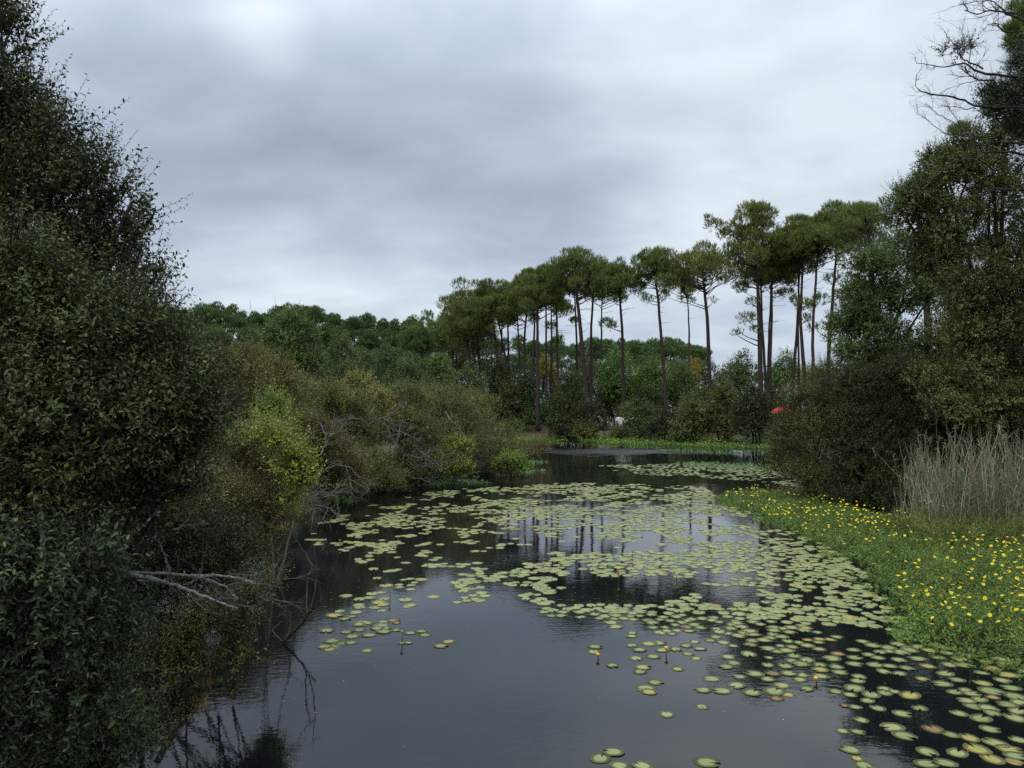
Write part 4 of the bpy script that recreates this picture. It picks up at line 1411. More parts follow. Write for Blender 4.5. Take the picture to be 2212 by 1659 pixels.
# fine bare twigs over the water beside it
e = empty('dead_branch', Z5(100, 480, 10.5), 'spray of fine bare twigs hanging over the water beside the forked branch', 'dead branch')
mb, mt = MB(), MB()
limb(lr, mb, Z5(-60, 640, 10.2), Z5(290, 465, 10.8), .016, .008, .03, 9, 6)
for (a, b), (c, d_), L in (((290, 465), (420, 250), .75), ((290, 465), (540, 690), .8), ((320, 490), (560, 520), .7), ((200, 500), (300, 300), .6), ((330, 330), (560, 350), .7), ((120, 560), (60, 420), .5)):
    p, q = Z5(a, b, 10.7), Z5(c, d_, 11.0)
    grow(lr, mt, p, q - p, L * .9, .007, 2, 4, .7, .2, 0, 6, 4)
link('limb', mb.mesh('bare_limb', BK['lichen'], e.location, True), e)
link('twigs', mt.mesh('bare_twigs', BK['grey'], e.location, True), e)

# ------------------------------------------------------------------ bushes on the wooded bank (11 to 50 m away)
plant('sallow', 'fine leaved olive bush overhanging the water in front of the thicket', 'shrub', np.array([-6.9, 13.2, -.2]),
      [(560, 1010, 12.2, 80, 75), (600, 1080, 12.4, 50, 75), (520, 1110, 11.8, 110, 90), (430, 1120, 11.3, 100, 90), (555, 1190, 11.8, 45, 50), (470, 1200, 11.4, 80, 50), (500, 975, 12.0, 60, 46), (585, 1140, 12, 45, 55), (560, 960, 12.2, 56, 30), (610, 1000, 12.2, 40, 36)],
      'olive', 'tan', 7000, 10, .05, .012, .34, 'rhomb', k=8, seed=111, upb=.8, noise=.4, spikes=120, spikeL=1.5, trunk_r=.035, tr=.003, curve=.1, sub=(.28, .48), stems=3)
plant('buckthorn', 'bright lime green sprays growing out of the olive bush', 'shrub', np.array([-6.2, 14.2, -.2]),
      [(605, 950, 11.3, 20, 13), (562, 952, 11.3, 20, 13), (635, 985, 11.3, 19, 13), (655, 1016, 11.3, 15, 11), (668, 1037, 11.3, 9, 9), (618, 1010, 11.3, 22, 14), (642, 1048, 11.3, 18, 12), (472, 925, 11.3, 14, 10), (626, 1078, 11.3, 15, 11)],
      'lime', 'tan', 430, 9, .05, .026, .34, 'oval', k=6, seed=112, upb=.8, noise=.4, spikes=40, spikeL=1.8, trunk_r=.025, tr=.003, stems=3, bare=0, sub=(.3, .5))
plant('buckthorn', 'vivid green upright bush behind the lime sprays', 'shrub', on_ground(590, 17.5),
      [(585, 885, 16.5, 20, 18), (572, 908, 16.5, 22, 20), (600, 915, 16.6, 18, 20), (580, 940, 16.6, 24, 18)],
      'fresh', 'tan', 520, 9, .065, .034, .4, 'rhomb', k=7, seed=113, upb=.9, noise=.35, spikes=40, spikeL=1.5, trunk_r=.03, tr=.004, stems=3)

thick = [  # label, base px, d, lobes, leaf, bark, n, seed, bare
    ('olive brown thicket bush rising behind the grey willow', 500, 27, [(520, 790, 26, 75, 58), (460, 800, 25, 80, 60), (540, 870, 26, 75, 60), (590, 790, 28, 50, 45), (500, 950, 26, 90, 70)], 'brownish', 5200, 121, 5),
    ('rounded olive bush under the birch, in the dense thicket', 600, 31, [(600, 825, 30, 68, 48), (650, 850, 31, 60, 50), (610, 890, 29, 75, 55), (560, 830, 29, 50, 45), (640, 940, 29, 70, 55)], 'thicket', 4800, 122, 7),
    ('wide russet bush with bare stems at the middle of the thicket', 690, 29, [(655, 925, 27.5, 62, 52), (700, 960, 28, 62, 56), (650, 1000, 28, 60, 50), (740, 1000, 29, 62, 50)], 'brownish', 4600, 123, 12),
    ('olive bush with pale stems behind the russet bush', 720, 34, [(700, 845, 33, 65, 38), (745, 870, 33, 60, 48), (690, 890, 33, 55, 42), (770, 930, 33, 60, 50)], 'thicket', 4200, 124, 8),
    ('bush with an orange tinged top behind the dead twigs', 790, 38, [(771, 812, 37, 34, 24), (800, 845, 37, 62, 36), (830, 880, 37, 55, 45), (760, 880, 36, 50, 45)], 'olive', 3600, 125, 6),
    ('low dark olive bush at the water by the bowed branch', 770, 31.5, [(760, 1010, 31, 52, 34), (800, 990, 32, 45, 40), (725, 1030, 30, 40, 30), (830, 1020, 34, 45, 26)], 'thicket', 2800, 126, 8),
    ('grey olive bush full of dead stems near the thicket end', 890, 39, [(880, 850, 38, 62, 46), (860, 920, 37, 70, 55), (910, 940, 38, 60, 60), (850, 990, 37, 52, 36), (900, 1000, 38, 50, 32)], 'greyish', 5200, 127, 22),
    ('tall grey green bush beside the yellow shrub', 970, 42, [(945, 850, 41, 62, 44), (985, 880, 41, 60, 55), (940, 920, 40, 60, 55), (1000, 940, 41, 55, 50), (945, 975, 41, 40, 30)], 'greyish', 5000, 128, 16),
    ('green bush with a brown skirt at the end of the thicket', 1050, 46, [(1030, 865, 45, 48, 42), (1045, 910, 44, 50, 50), (1060, 950, 44, 46, 40), (1020, 950, 43, 45, 44), (1040, 990, 44, 42, 24)], 'thicket', 4200, 129, 10),
    ('reddish twiggy bush trailing into the water at the point', 1095, 49, [(1095, 935, 48, 26, 34), (1105, 968, 48, 30, 24), (1085, 985, 47, 30, 20), (1130, 980, 48.5, 16, 14)], 'brownish', 1900, 130, 8)]
SHX, SHY = [450, 690, 770, 850, 950, 1050, 1095, 1130], [1085, 1072, 1062, 1053, 1041, 1026, 1008, 990]
for lab, bx, d, lob, leaf, n, sd, bare in thick:
    lob = [(s[0], s[1] + 20, s[2], s[3], s[4] * .92) for s in lob]
    cx = np.mean([s[0] for s in lob])
    for t in (-58, -22, 18, 55):                     # skirts hanging to the waterline
        yy = float(np.interp(cx + t, SHX, SHY))
        lob.append((cx + t, yy - 22, max(G(cx + t, yy)[1] + .4, 23), 32, 24))
    plant('thicket_bush', lab, 'shrub', on_ground(bx, d), lob, leaf, 'grey' if bare > 6 else 'tan', int(n * 1.35), 8, .095, .042, .42, 'rhomb', 'bushes of the wooded bank', k=12, seed=sd, upb=.75, noise=.45, trunk_r=.05, tr=.0022,
          sub=(.22, .40), bare=bare // 2, bareL=1.4, stems=5, curve=.1, spikes=150, spikeL=1.7, shell=.5)


def dead_spray(label, lines, d, r, seed, L=1.2, kids=5, lev=2, bark='grey'):
    rg = np.random.default_rng(seed)
    b = W(*lines[0][0], d)
    e = empty('dead_branch', b, label, 'dead branch')
    mt = MB()
    for ln in lines:
        P = np.array([W(a, c, d + rg.normal() * .2) for a, c in ln])
        n = 16
        t, tt = np.linspace(0, 1, n), np.linspace(0, 1, len(P))
        Q = np.stack([np.interp(t, tt, P[:, i]) for i in range(3)], 1) + rg.normal(size=(n, 3)) * r * .6
        mb = MB()
        mb.tube(Q, np.linspace(r, r * .4, n), 6)
        link('limb', mb.mesh('dead_limb', BK[bark], b, True), e)
        for q in range(kids):
            i = int(rg.integers(2, n))
            dd = nrm(nrm(Q[i] - Q[i - 1]) + nrm(rg.normal(size=3)) * .9)
            grow(rg, mt, Q[i], dd, L * rg.uniform(.5, 1.1), r * .5, lev, 4, .75, .22, 0, 5, 4)
    link('twigs', mt.mesh('dead_twigs', BK[bark], b, True), e)


dead_spray('bleached tangle of dead branches hanging on the thicket', [[(752, 895), (790, 898), (830, 915), (852, 930)], [(800, 905), (790, 935), (805, 960)], [(760, 930), (820, 915), (855, 900)], [(800, 915), (845, 895), (880, 868)],
           [(770, 905), (780, 940)], [(830, 905), (865, 925), (858, 955)]], 32.8, .034, 141, 1.0, 6)
dead_spray('crooked white branch standing over the yellow shrub', [[(962, 888), (972, 908), (990, 925), (1000, 945)], [(1000, 945), (985, 932), (978, 955), (968, 975)], [(985, 935), (1000, 955), (998, 985)], [(990, 925), (1010, 950), (1015, 965)]], 38.6, .036, 142, .8, 4)
dead_spray('grey tangle of bare twigs along the waterline of the thicket', [[(880, 985), (910, 1000), (945, 1015)], [(895, 965), (930, 990), (960, 1010)], [(850, 1010), (880, 1030), (930, 1040)], [(905, 1010), (940, 1000), (975, 1022)], [(860, 975), (900, 990), (925, 985)]], 36.6, .032, 143, 1.1, 6)
dead_spray('bare twigs leaning over dark water beside the yellow shrub', [[(1030, 1010), (1020, 975), (1028, 945)], [(1030, 1015), (1045, 975), (1050, 950)], [(1035, 1015), (1060, 990), (1072, 985)], [(1010, 1020), (1030, 1010), (1050, 995)]], 41.0, .03, 144, .9, 4)
dead_spray('bowed pale branch curving down to the water from the thicket', [[(645, 1060), (690, 1020), (730, 1004), (760, 1012), (785, 1040), (800, 1062)], [(745, 1006), (755, 1030), (760, 1050)]], 26.5, .03, 145, .8, 5)
dead_spray('pale twig heap at the water by the lime sprays', [[(620, 1110), (660, 1085), (700, 1060)], [(650, 1095), (680, 1090), (720, 1100)], [(640, 1105), (665, 1070), (672, 1050)], [(660, 1090), (690, 1075), (730, 1070)]], 24.0, .024, 146, .9, 6)
dead_spray('long leafless stem crossing the russet bush', [[(690, 985), (705, 955), (720, 930), (728, 905)], [(705, 955), (700, 930), (690, 912)], [(712, 945), (735, 930), (748, 912)]], 25.4, .028, 147, .9, 5)

plant('buckthorn', 'yellow green shrub glowing at the foot of the thicket', 'shrub', at_water(985, 1046, -.05),
      [(972, 985, 37.6, 20, 22), (1010, 968, 37.6, 11, 22), (968, 1010, 37.4, 20, 16), (1000, 1012, 37.4, 22, 16), (978, 960, 37.6, 9, 12)],
      'yellowish', 'tan', 800, 8, .11, .06, .45, 'rhomb', k=8, seed=151, upb=.9, trunk_r=.03, tr=.006, stems=4, spikes=30)
plant('buckthorn', 'low fresh green bush on an islet at the thicket point', 'shrub', at_water(1105, 1028, -.05),
      [(1095, 1000, 42, 22, 14), (1115, 1004, 42, 22, 13), (1135, 1010, 42, 18, 8), (1080, 1012, 42, 16, 8)],
      'fresh', 'tan', 700, 8, .11, .05, .4, 'rhomb', k=8, seed=152, upb=.8, trunk_r=.03, tr=.006, stems=4, spikes=25)
plant('birch', 'fresh green birch standing above the thicket', 'tree', on_ground(635, 60),
      [(622, 690, 60, 24, 26), (612, 728, 60, 38, 34), (655, 735, 60, 36, 34), (630, 775, 60, 52, 34), (675, 780, 60, 34, 28), (590, 765, 60, 28, 24)],
      'birch', 'grey', 2800, 8, .15, .10, .6, 'rhomb', k=9, seed=153, upb=.7, trunk_r=.12, tr=.01, sub=(.26, .44), spikes=50)
#PART4
# ------------------------------------------------------------------ trees on the reed bank (26 to 50 m away)
plant('bank_willow', 'rounded olive willow bush reaching over the lily pads', 'shrub', np.array([13.4, 33.5, .1]),
      [(1700, 945, 33, 50, 58), (1690, 990, 33, 42, 40), (1745, 880, 33, 60, 58), (1790, 835, 33.5, 52, 50), (1770, 950, 32.5, 64, 70), (1740, 1020, 32, 50, 38), (1800, 1030, 31.5, 55, 45), (1815, 900, 33, 60, 70), (1760, 1060, 31.5, 35, 25), (1800, 1068, 31, 50, 24), (1840, 1075, 30.5, 50, 26)],
      'bankolive', 'dark', 9000, 9, .085, .026, .42, 'rhomb', k=10, seed=161, upb=.75, noise=.4, trunk_r=.06, tr=.005, sub=(.24, .42), stems=4, spikes=200, spikeL=1.4)
plant('bank_willow', 'dark willow with deep shade beneath, between olive bush and reeds', 'shrub', np.array([15.2, 31.0, .15]),
      [(1870, 850, 31.5, 80, 70), (1850, 940, 31, 75, 75), (1930, 920, 31, 70, 90), (1870, 1030, 30, 75, 55), (1940, 1020, 30, 55, 60), (1960, 840, 32, 70, 70), (1905, 1070, 29.5, 50, 26), (1850, 1085, 29.8, 50, 22), (1950, 1090, 28.5, 50, 28), (1890, 980, 30, 60, 50)],
      'darkg', 'dark', 12000, 9, .09, .034, .42, 'rhomb', k=9, seed=162, upb=.5, noise=.45, trunk_r=.07, tr=.005, sub=(.26, .44), stems=3)
plant('alder', 'bright leaved alder with sky showing through, behind the willows', 'tree', np.array([16.6, 36.0, .8]),
      [(1850, 640, 34.5, 52, 46), (1815, 715, 34.5, 36, 40), (1880, 580, 34.5, 70, 46), (1950, 640, 34.5, 70, 54), (1890, 720, 34, 64, 54), (1960, 540, 35, 64, 50), (1920, 780, 34, 80, 56), (2010, 760, 34.5, 56, 56), (2030, 620, 34.5, 50, 60), (1840, 775, 34, 45, 40), (1830, 690, 34.5, 36, 44), (1860, 670, 34, 40, 40)],
      'alder', 'alder', 8200, 8, .10, .07, .42, 'rhomb', k=9, seed=163, upb=.5, noise=.45, trunk_r=.16, tr=.006, sub=(.24, .42), spikes=120, spikeL=1.5)


def lichen_limbs(rng, lm, tm):
    for pts, r0, r1 in (([(2215, 412), (2175, 408), (2130, 412), (2090, 440), (2050, 458), (2020, 475)], .06, .02), ([(2150, 410), (2120, 425), (2085, 432)], .05, .02), ([(2215, 330), (2140, 330), (2090, 342), (2050, 350)], .05, .02), ([(2215, 310), (2160, 305), (2110, 312)], .04, .02)):
        P = np.array([W(a, b, 28.3 + .2 * i) for i, (a, b) in enumerate(pts)])
        t, tt = np.linspace(0, 1, 14), np.linspace(0, 1, len(P))
        tm.tube(np.stack([np.interp(t, tt, P[:, i]) for i in range(3)], 1) + rng.normal(size=(14, 3)) * .045, np.linspace(r0, r1, 14) * rng.uniform(.8, 1.2, 14), 7)


plant('alder', 'great brownish green alder with lichen grey limbs towering over the reeds', 'tree', np.array([19.6, 31.0, .7]),
      [(1990, 425, 30, 75, 48), (2050, 375, 30, 70, 56), (2110, 330, 30, 74, 52), (2180, 320, 30, 64, 66), (2050, 470, 30, 100, 62), (2150, 430, 29.5, 90, 80), (2240, 420, 30, 80, 120), (1945, 470, 31, 50, 40), (2100, 570, 30, 110, 90), (2200, 560, 30, 90, 110),
       (2010, 560, 31, 70, 60), (2120, 690, 30, 100, 90), (2220, 720, 29.5, 80, 110), (2060, 700, 31, 80, 70), (2040, 820, 30.5, 90, 70), (2140, 820, 30, 90, 80), (2230, 850, 29.5, 70, 90), (2010, 345, 30.3, 26, 18), (1958, 415, 30.5, 30, 22), (2120, 800, 28.4, 60, 60), (2170, 880, 28.2, 70, 50), (2110, 900, 28.6, 60, 40), (2090, 740, 28.8, 60, 50), (2160, 720, 28.6, 60, 60), (2080, 640, 28.8, 60, 60), (2190, 640, 28.6, 60, 60), (2050, 880, 28.8, 50, 36)],
      'oldalder', 'dark', 24000, 8, .085, .06, .40, 'rhomb', k=10, seed=164, upb=.45, noise=.45, trunk_r=.22, tr=.006, sub=(.22, .40), spikes=160, spikeL=1.4, extra=lichen_limbs)


def bare_limbs(rng, lm, tm):
    b0 = np.array([23.5, 26.5, .6])
    limb(rng, tm, b0, W(2330, 300, 24.4), .2, .13, .03, 10, 9)
    for tx, ty in ((2260, 210), (2230, 60), (2240, 165), (2210, 232), (2280, -60)):
        limb(rng, tm, W(2330, 300, 24.4), W(tx, ty, 24.2), .10, .05, .05, 8, 7)
    q = lambda a, b: (1824.9 + a * .3333, b * .3333)
    lines = [([(1180, 700), (1000, 695), (850, 690), (770, 650), (690, 625), (560, 615), (500, 595), (460, 575), (465, 490)], .075, .012), ([(1180, 505), (1000, 485), (900, 480), (840, 450), (780, 410), (650, 435), (560, 425), (470, 410)], .08, .012),
             ([(960, 520), (870, 520), (800, 480), (780, 430)], .05, .02), ([(900, 440), (830, 410), (760, 380), (720, 320), (690, 270), (640, 205)], .045, .010), ([(1180, 140), (1100, 110), (1020, 75), (940, 65), (860, 95), (770, 70)], .07, .02),
             ([(1110, 85), (1050, 80), (1020, 55), (960, 10), (880, 5), (740, 25)], .05, .012), ([(1100, 210), (1040, 205), (1000, 180), (990, 150), (920, 160)], .05, .012), ([(1000, 880), (880, 890), (800, 870), (700, 790), (600, 740), (520, 670)], .035, .008),
             ([(820, 890), (700, 880), (640, 860), (550, 790), (475, 740)], .03, .007), ([(850, 700), (780, 710), (720, 690), (640, 690)], .03, .008), ([(780, 400), (740, 340), (770, 250), (745, 175)], .025, .007), ([(760, 850), (740, 790), (690, 720), (610, 640)], .025, .006)]
    for pts, r0, r1 in lines:
        P = np.array([W(*q(a, b), 24.0 + .25 * i * rng.uniform(-1, 1)) for i, (a, b) in enumerate(pts)])
        n = 20
        t, tt = np.linspace(0, 1, n), np.linspace(0, 1, len(P))
        Q = np.stack([np.interp(t, tt, P[:, i]) for i in range(3)], 1) + rng.normal(size=(n, 3)) * .012
        tm.tube(Q, np.linspace(r0 * .6, r1 * .7, n), 6)
        for k in range(11):
            i = int(rng.integers(7, n))
            dd = nrm(nrm(Q[i] - Q[i - 1]) + nrm(rng.normal(size=3)) * .75 + UP * .15)
            grow(rng, tm, Q[i], dd, rng.uniform(.25, .95), r1 * .65, 1, 5, .7, .2, .05, 5, 4)


plant('holm_oak', 'dark holm oak with bare wintry limbs reaching into the sky', 'tree', np.array([23.5, 26.5, .9]),
      [(2180, 215, 24.4, 50, 46), (2150, 240, 24.2, 36, 26), (2205, 145, 24.5, 36, 50), (2240, 230, 24.6, 60, 90), (2140, 195, 24.2, 26, 20), (2210, 270, 24.3, 44, 30), (2260, 80, 24.6, 40, 60), (2075, 110, 24, 16, 9), (2038, 112, 24, 10, 7), (2095, 100, 24, 12, 7), (2270, 420, 24.8, 40, 60)],
      'holm', 'dark', 3400, 9, .085, .034, .36, 'rhomb', k=7, seed=165, limbs=False, upb=.55, noise=.4, trunk_r=.09, tr=.006, sub=(.28, .46), extra=bare_limbs, spikes=40)


def pine_px(label, tpx, d, rpx, crown, seed, extra=(), leaf='needle', group='pines on the far bank', gz=1.1, **kw):
    k = d / F
    pts = [W(a, b, d) for a, b in tpx]
    p0, p1 = pts[0], pts[1]
    f = (p0[2] - gz) / max(p1[2] - p0[2], .1)
    base = p0 - (p1 - p0) * f * .6
    base[2] = gz
    pts = [base] + pts
    cx, cy, rx, ry = crown
    m = 2.7 if cx < 1075 else 2.05 if cx < 1230 else 1.8
    rx, ry, cy = rx * 1.45, ry * m, cy + ry * (m - 1) * .62
    return pine(label, base, pts, rpx * k * .5, (W(cx, cy, d), (rx * k, rx * k * .9, ry * k)), seed, leaf, group, extra=[(W(a, b, d + dd), r * k) for a, b, r, dd in extra], **kw)


# pines close behind the bank trees
pine_px('pine showing only its thick trunk and needle tufts behind the great alder', [(2002, 745), (2002, 660), (2020, 400), (2050, 300)], 46, 20, (2062, 345, 36, 34), 171, group=None, extra=((2070, 285, 18, 0), (1995, 400, 26, 1)), gz=1.2, blade=(.30, .04))
pine_px('pine at the frame edge with long needles beside the bare limbs', [(2240, 800), (2236, 400), (2232, 40)], 27, 26, (2235, 30, 44, 55), 172, group=None, extra=((2190, 62, 16, 0), (2200, 20, 20, .5), (2185, 92, 12, 0)), gz=1.0, blade=(.22, .02), k=12)
pine_px('pine with its crown against the upper alder', [(1890, 700), (1880, 560), (1870, 470)], 70, 13, (1865, 460, 56, 40), 173, extra=((1915, 440, 20, 0), (1900, 520, 22, 1)))

front = [  # label, trunk, d, diameter px, crown (cx, cy, rx, ry), extra pads
    ('last lone pine before the tall clump, forked limbs spreading under its crown', [(1533, 831), (1527, 700), (1517, 598), (1512, 550)], 98, 11, (1512, 562, 62, 36), ((1478, 648, 14, 0), (1540, 650, 10, 1), (1558, 610, 14, 0), (1470, 600, 12, 0), (1492, 652, 10, 0))),
    ('lone straight pine with a stub branch halfway up', [(1437, 861), (1425, 690), (1415, 598), (1412, 545)], 99, 9, (1412, 570, 48, 38), ((1400, 650, 14, 0), (1388, 640, 10, .5), (1430, 648, 9, 0))),
    ('lone slender pine with bare candelabra limbs', [(1347, 878), (1344, 720), (1337, 624), (1338, 560)], 102, 9, (1338, 588, 40, 36), ((1310, 700, 16, 0), (1322, 705, 12, 1))),
    ('pine with russet dead limbs beside the candelabra pine', [(1277, 831), (1279, 720), (1282, 618), (1284, 560)], 104, 8, (1290, 585, 38, 34), ()),
    ('thick leaning pine under the highest crown of the middle row', [(1262, 815), (1254, 700), (1243, 624), (1240, 545)], 97, 12, (1243, 572, 54, 42), ((1200, 600, 18, 0), (1285, 600, 16, .5))),
    ('thin pine standing just behind the leaning pine', [(1245, 815), (1244, 690), (1243, 650), (1242, 600)], 108, 6, (1240, 610, 28, 22), ((1240, 695, 10, 0),)),
    ('short crowned pine with a low needle tuft on its trunk', [(1204, 808), (1203, 700), (1202, 658), (1200, 590)], 105, 7, (1200, 600, 34, 34), ((1205, 735, 13, 0), (1190, 705, 12, .5))),
    ('slim pine between the twin trunks and the tufted pine', [(1181, 831), (1179, 700), (1178, 640), (1178, 585)], 107, 6, (1180, 600, 30, 38), ()),
    ('nearer twin pine whose foot shows on the brown bank', [(1163, 925), (1161, 760), (1160, 698), (1162, 580)], 100, 11, (1165, 600, 36, 44), ((1150, 660, 18, 0), (1178, 655, 16, 0))),
    ('farther twin pine rising behind the bank pine', [(1152, 898), (1153, 760), (1155, 698), (1150, 600)], 110, 8, (1140, 610, 32, 42), ()),
    ('thin curved pine alone before the sky gap', [(1133, 815), (1135, 720), (1140, 664), (1138, 600)], 112, 7, (1128, 615, 34, 38), ()),
    ('pine with a lopsided crown next to the thin curved pine', [(1100, 788), (1099, 720), (1098, 685), (1098, 620)], 116, 6, (1095, 630, 32, 34), ()),
    ('leaning pine forking off the slanted trunk', [(1092, 781), (1080, 720), (1068, 678), (1064, 610)], 116, 6, (1062, 625, 34, 38), ()),
    ('sturdy pine slanting away from the fork', [(1075, 788), (1068, 720), (1062, 678), (1050, 610)], 114, 8, (1045, 630, 36, 40), ((1060, 690, 16, 0),)),
    ('pine with a low bushy crown above the dark trees', [(1035, 798), (1030, 745), (1025, 718), (1020, 640)], 120, 8, (1018, 650, 36, 46), ()),
    ('broad pine with the thickest trunk of the far group', [(1013, 781), (1008, 730), (1003, 698), (1002, 620)], 118, 11, (998, 640, 44, 48), ((975, 710, 18, 0), (1010, 700, 16, 0))),
    ('squat pine at the shoulder of the pine row', [(978, 788), (974, 745), (970, 720), (965, 650)], 128, 8, (960, 668, 40, 46), ((945, 730, 18, 0),)),
    ('pine at the low end of the pine row, crown nearly to the ground', [(957, 790), (955, 745), (952, 730), (940, 670)], 138, 8, (925, 690, 40, 44), ((900, 720, 22, 0), (935, 745, 20, 0))),
    ('outermost low pine where the row meets the wooded hill', [(905, 800), (902, 760), (900, 740), (898, 700)], 142, 7, (895, 712, 32, 36), ()),
    ('dark pine standing behind the outermost low pine', [(912, 800), (910, 750), (908, 690)], 150, 7, (908, 692, 30, 30), ()),
    ('dark pine in the second rank behind the squat pine', [(985, 795), (984, 740), (983, 680)], 140, 7, (983, 672, 32, 32), ()),
    ('dark pine in the second rank behind the broad thick trunk', [(1022, 795), (1024, 740), (1026, 680)], 134, 7, (1028, 668, 32, 34), ()),
    ('dark pine in the second rank behind the slanted fork', [(1082, 795), (1083, 740), (1084, 670)], 130, 7, (1085, 660, 32, 32), ()),
    ('dark pine in the second rank behind the thin curved pine', [(1122, 800), (1120, 740), (1118, 660)], 126, 7, (1118, 648, 30, 32), ()),
    ('dark pine in the second rank behind the slim middle pine', [(1190, 800), (1191, 720), (1192, 640)], 120, 7, (1192, 628, 32, 32), ()),
    ('dark pine in the second rank behind the russet limbed pine', [(1298, 820), (1300, 720), (1302, 640)], 118, 7, (1304, 612, 34, 30), ()),
    ('dark pine in the second rank filling between the two lone pines', [(1490, 820), (1488, 720), (1484, 640)], 118, 7, (1470, 600, 32, 26), ()),
    ('tallest pine of the clump, thick trunk and lopsided ragged crown', [(1644, 825), (1640, 680), (1634, 583), (1632, 455)], 79, 13, (1630, 490, 58, 62), ((1545, 490, 22, 0), (1565, 510, 18, .5), (1530, 475, 12, 0), (1612, 690, 20, -.5), (1598, 718, 10, 0), (1586, 722, 9, .5), (1632, 715, 13, 0), (1590, 560, 26, 0), (1580, 600, 16, 1), (1625, 655, 14, 0))),
    ('slim straight pine tucked behind the tallest pine', [(1653, 825), (1648, 700), (1643, 604), (1650, 500)], 86, 8, (1650, 560, 40, 44), ()),
    ('thin pine, third stem of the tight clump', [(1659, 825), (1660, 720), (1662, 611), (1668, 520)], 88, 6, (1675, 570, 36, 40), ()),
    ('dark straight pine closing the tight clump', [(1666, 825), (1666, 700), (1667, 583), (1680, 490)], 82, 8, (1690, 545, 48, 48), ((1700, 635, 18, 0), (1680, 640, 14, 1))),
    ('pine with long dead limbs pointing at the tight clump', [(1714, 838), (1720, 720), (1725, 632), (1730, 490)], 80, 9, (1722, 500, 46, 52), ((1722, 650, 14, 0),)),
    ('reddish thin pine between the dead limbs and the curved pine', [(1728, 832), (1727, 720), (1728, 640), (1735, 520)], 88, 6, (1740, 540, 36, 44), ()),
    ('curved pine with a bushy tuft halfway up', [(1739, 832), (1733, 740), (1728, 681), (1731, 562), (1745, 480)], 78, 10, (1752, 490, 50, 48), ((1735, 660, 18, 0), (1742, 690, 12, 0))),
    ('straight pine with two needle tufts on its trunk', [(1755, 818), (1760, 700), (1769, 562), (1780, 470)], 76, 9, (1785, 490, 52, 44), ((1755, 710, 13, 0), (1772, 650, 20, 0), (1750, 665, 14, .5))),
    ('pine half hidden by the bright alder', [(1788, 765), (1797, 650), (1802, 583), (1812, 470)], 77, 10, (1820, 480, 58, 46), ((1800, 605, 20, 1), (1815, 640, 18, 0))),
]
for q, (lab, tp, d, dia, cr, ex) in enumerate(front):
    pine_px(lab, tp, d, dia, cr, 200 + q, ex, 'needleo' if q % 3 == 0 else 'needle', lobes=38 if cr[2] > 42 else 28, dens=76, blade=(.34, .055) if d < 90 else (.38, .06))

# ------------------------------------------------------------------ the wooded hill and the far pines: four trees, then copies
proto = []
for v in range(5):
    h = (20.0, 22.0, 18.5, 23.0, 21.0)[v]
    rg = np.random.default_rng(300 + v)
    rx, rz = rg.uniform(3.4, 4.6), rg.uniform(4.0, 5.6)
    sway = rg.normal(size=2) * .5
    e = pine('far pine', (0, 0, 0), [(0, 0, 0), (sway[0] * .3, sway[1] * .3, h * .5), (sway[0], sway[1], h - rz * .9)], .26, ((sway[0], sway[1], h - rz), (rx, rx, rz)), 310 + v, 'needlef', 'pines of the wooded hill',
             lobes=30, dens=44, stubs=7, blade=(.45, .12), k=7)
    proto.append(e)


def copy_tree(o):
    c = o.copy()
    COL.objects.link(c)
    for ch in o.children:
        d = ch.copy()
        COL.objects.link(d)
        d.parent = c
    return c


frg = np.random.default_rng(55)
hill = []
for px in np.arange(370, 905, 16):                  # skyline of the hill behind the thicket
    top = np.interp(px, [370, 480, 540, 580, 680, 740, 800, 860, 900], [648, 655, 668, 655, 655, 672, 678, 686, 690]) + frg.normal() * 5
    hill.append((px + frg.normal() * 6, top, frg.uniform(138, 162), 'on the skyline of the wooded hill behind the thicket'))
for px in np.arange(350, 930, 21):
    hill.append((px + frg.normal() * 9, 700 + frg.normal() * 9, frg.uniform(112, 130), 'on the slope of the wooded hill behind the thicket'))
for px in np.arange(420, 960, 23):
    hill.append((px + frg.normal() * 10, 742 + frg.normal() * 8, frg.uniform(95, 108), 'low on the wooded hill behind the thicket'))
for px in np.arange(925, 1545, 24):                 # beyond the front row
    top = np.interp(px, [925, 1050, 1110, 1200, 1300, 1400, 1480, 1540], [730, 722, 712, 735, 716, 722, 724, 752]) + frg.normal() * 5
    hill.append((px + frg.normal() * 7, top, frg.uniform(170, 205), 'in the distant line seen between the lakeside trunks'))
for px in np.arange(1000, 1540, 42):
    hill.append((px + frg.normal() * 8, 765 + frg.normal() * 6, frg.uniform(150, 165), 'in the lower rank seen between the lakeside trunks'))
for px in np.arange(1560, 1830, 40):
    hill.append((px + frg.normal() * 8, 795 + frg.normal() * 5, frg.uniform(210, 240), 'on the horizon behind the tall clump'))
hh = [20.0, 22.0, 18.5, 23.0, 21.0]
zones = {}
for px, top, d, where in hill:
    zones.setdefault(where, []).append((px, top, d))
special = {'on the skyline of the wooded hill behind the thicket': 1}
first = [True] * 5
for where, L in zones.items():
    L.sort()
    for q, (px, top, d) in enumerate(L):
        v = int(frg.integers(5))
        o = proto[v] if first[v] else copy_tree(proto[v])
        first[v] = False
        zt = W(px, top, d)
        s = float(np.clip((zt[2] - H(zt[0], d)) / hh[v], .62, 1.4))
        o.location = (zt[0], d, zt[2] - hh[v] * s)
        o.scale = (s, s, s)
        o.rotation_euler = (0, 0, frg.random() * 6.28)
        o['label'] = 'dark round crowned pine ' + where
        o['group'] = 'pines ' + where
for v in range(5):
    if first[v]:
        proto[v].location = (-120 + v * 5, 160, 1)

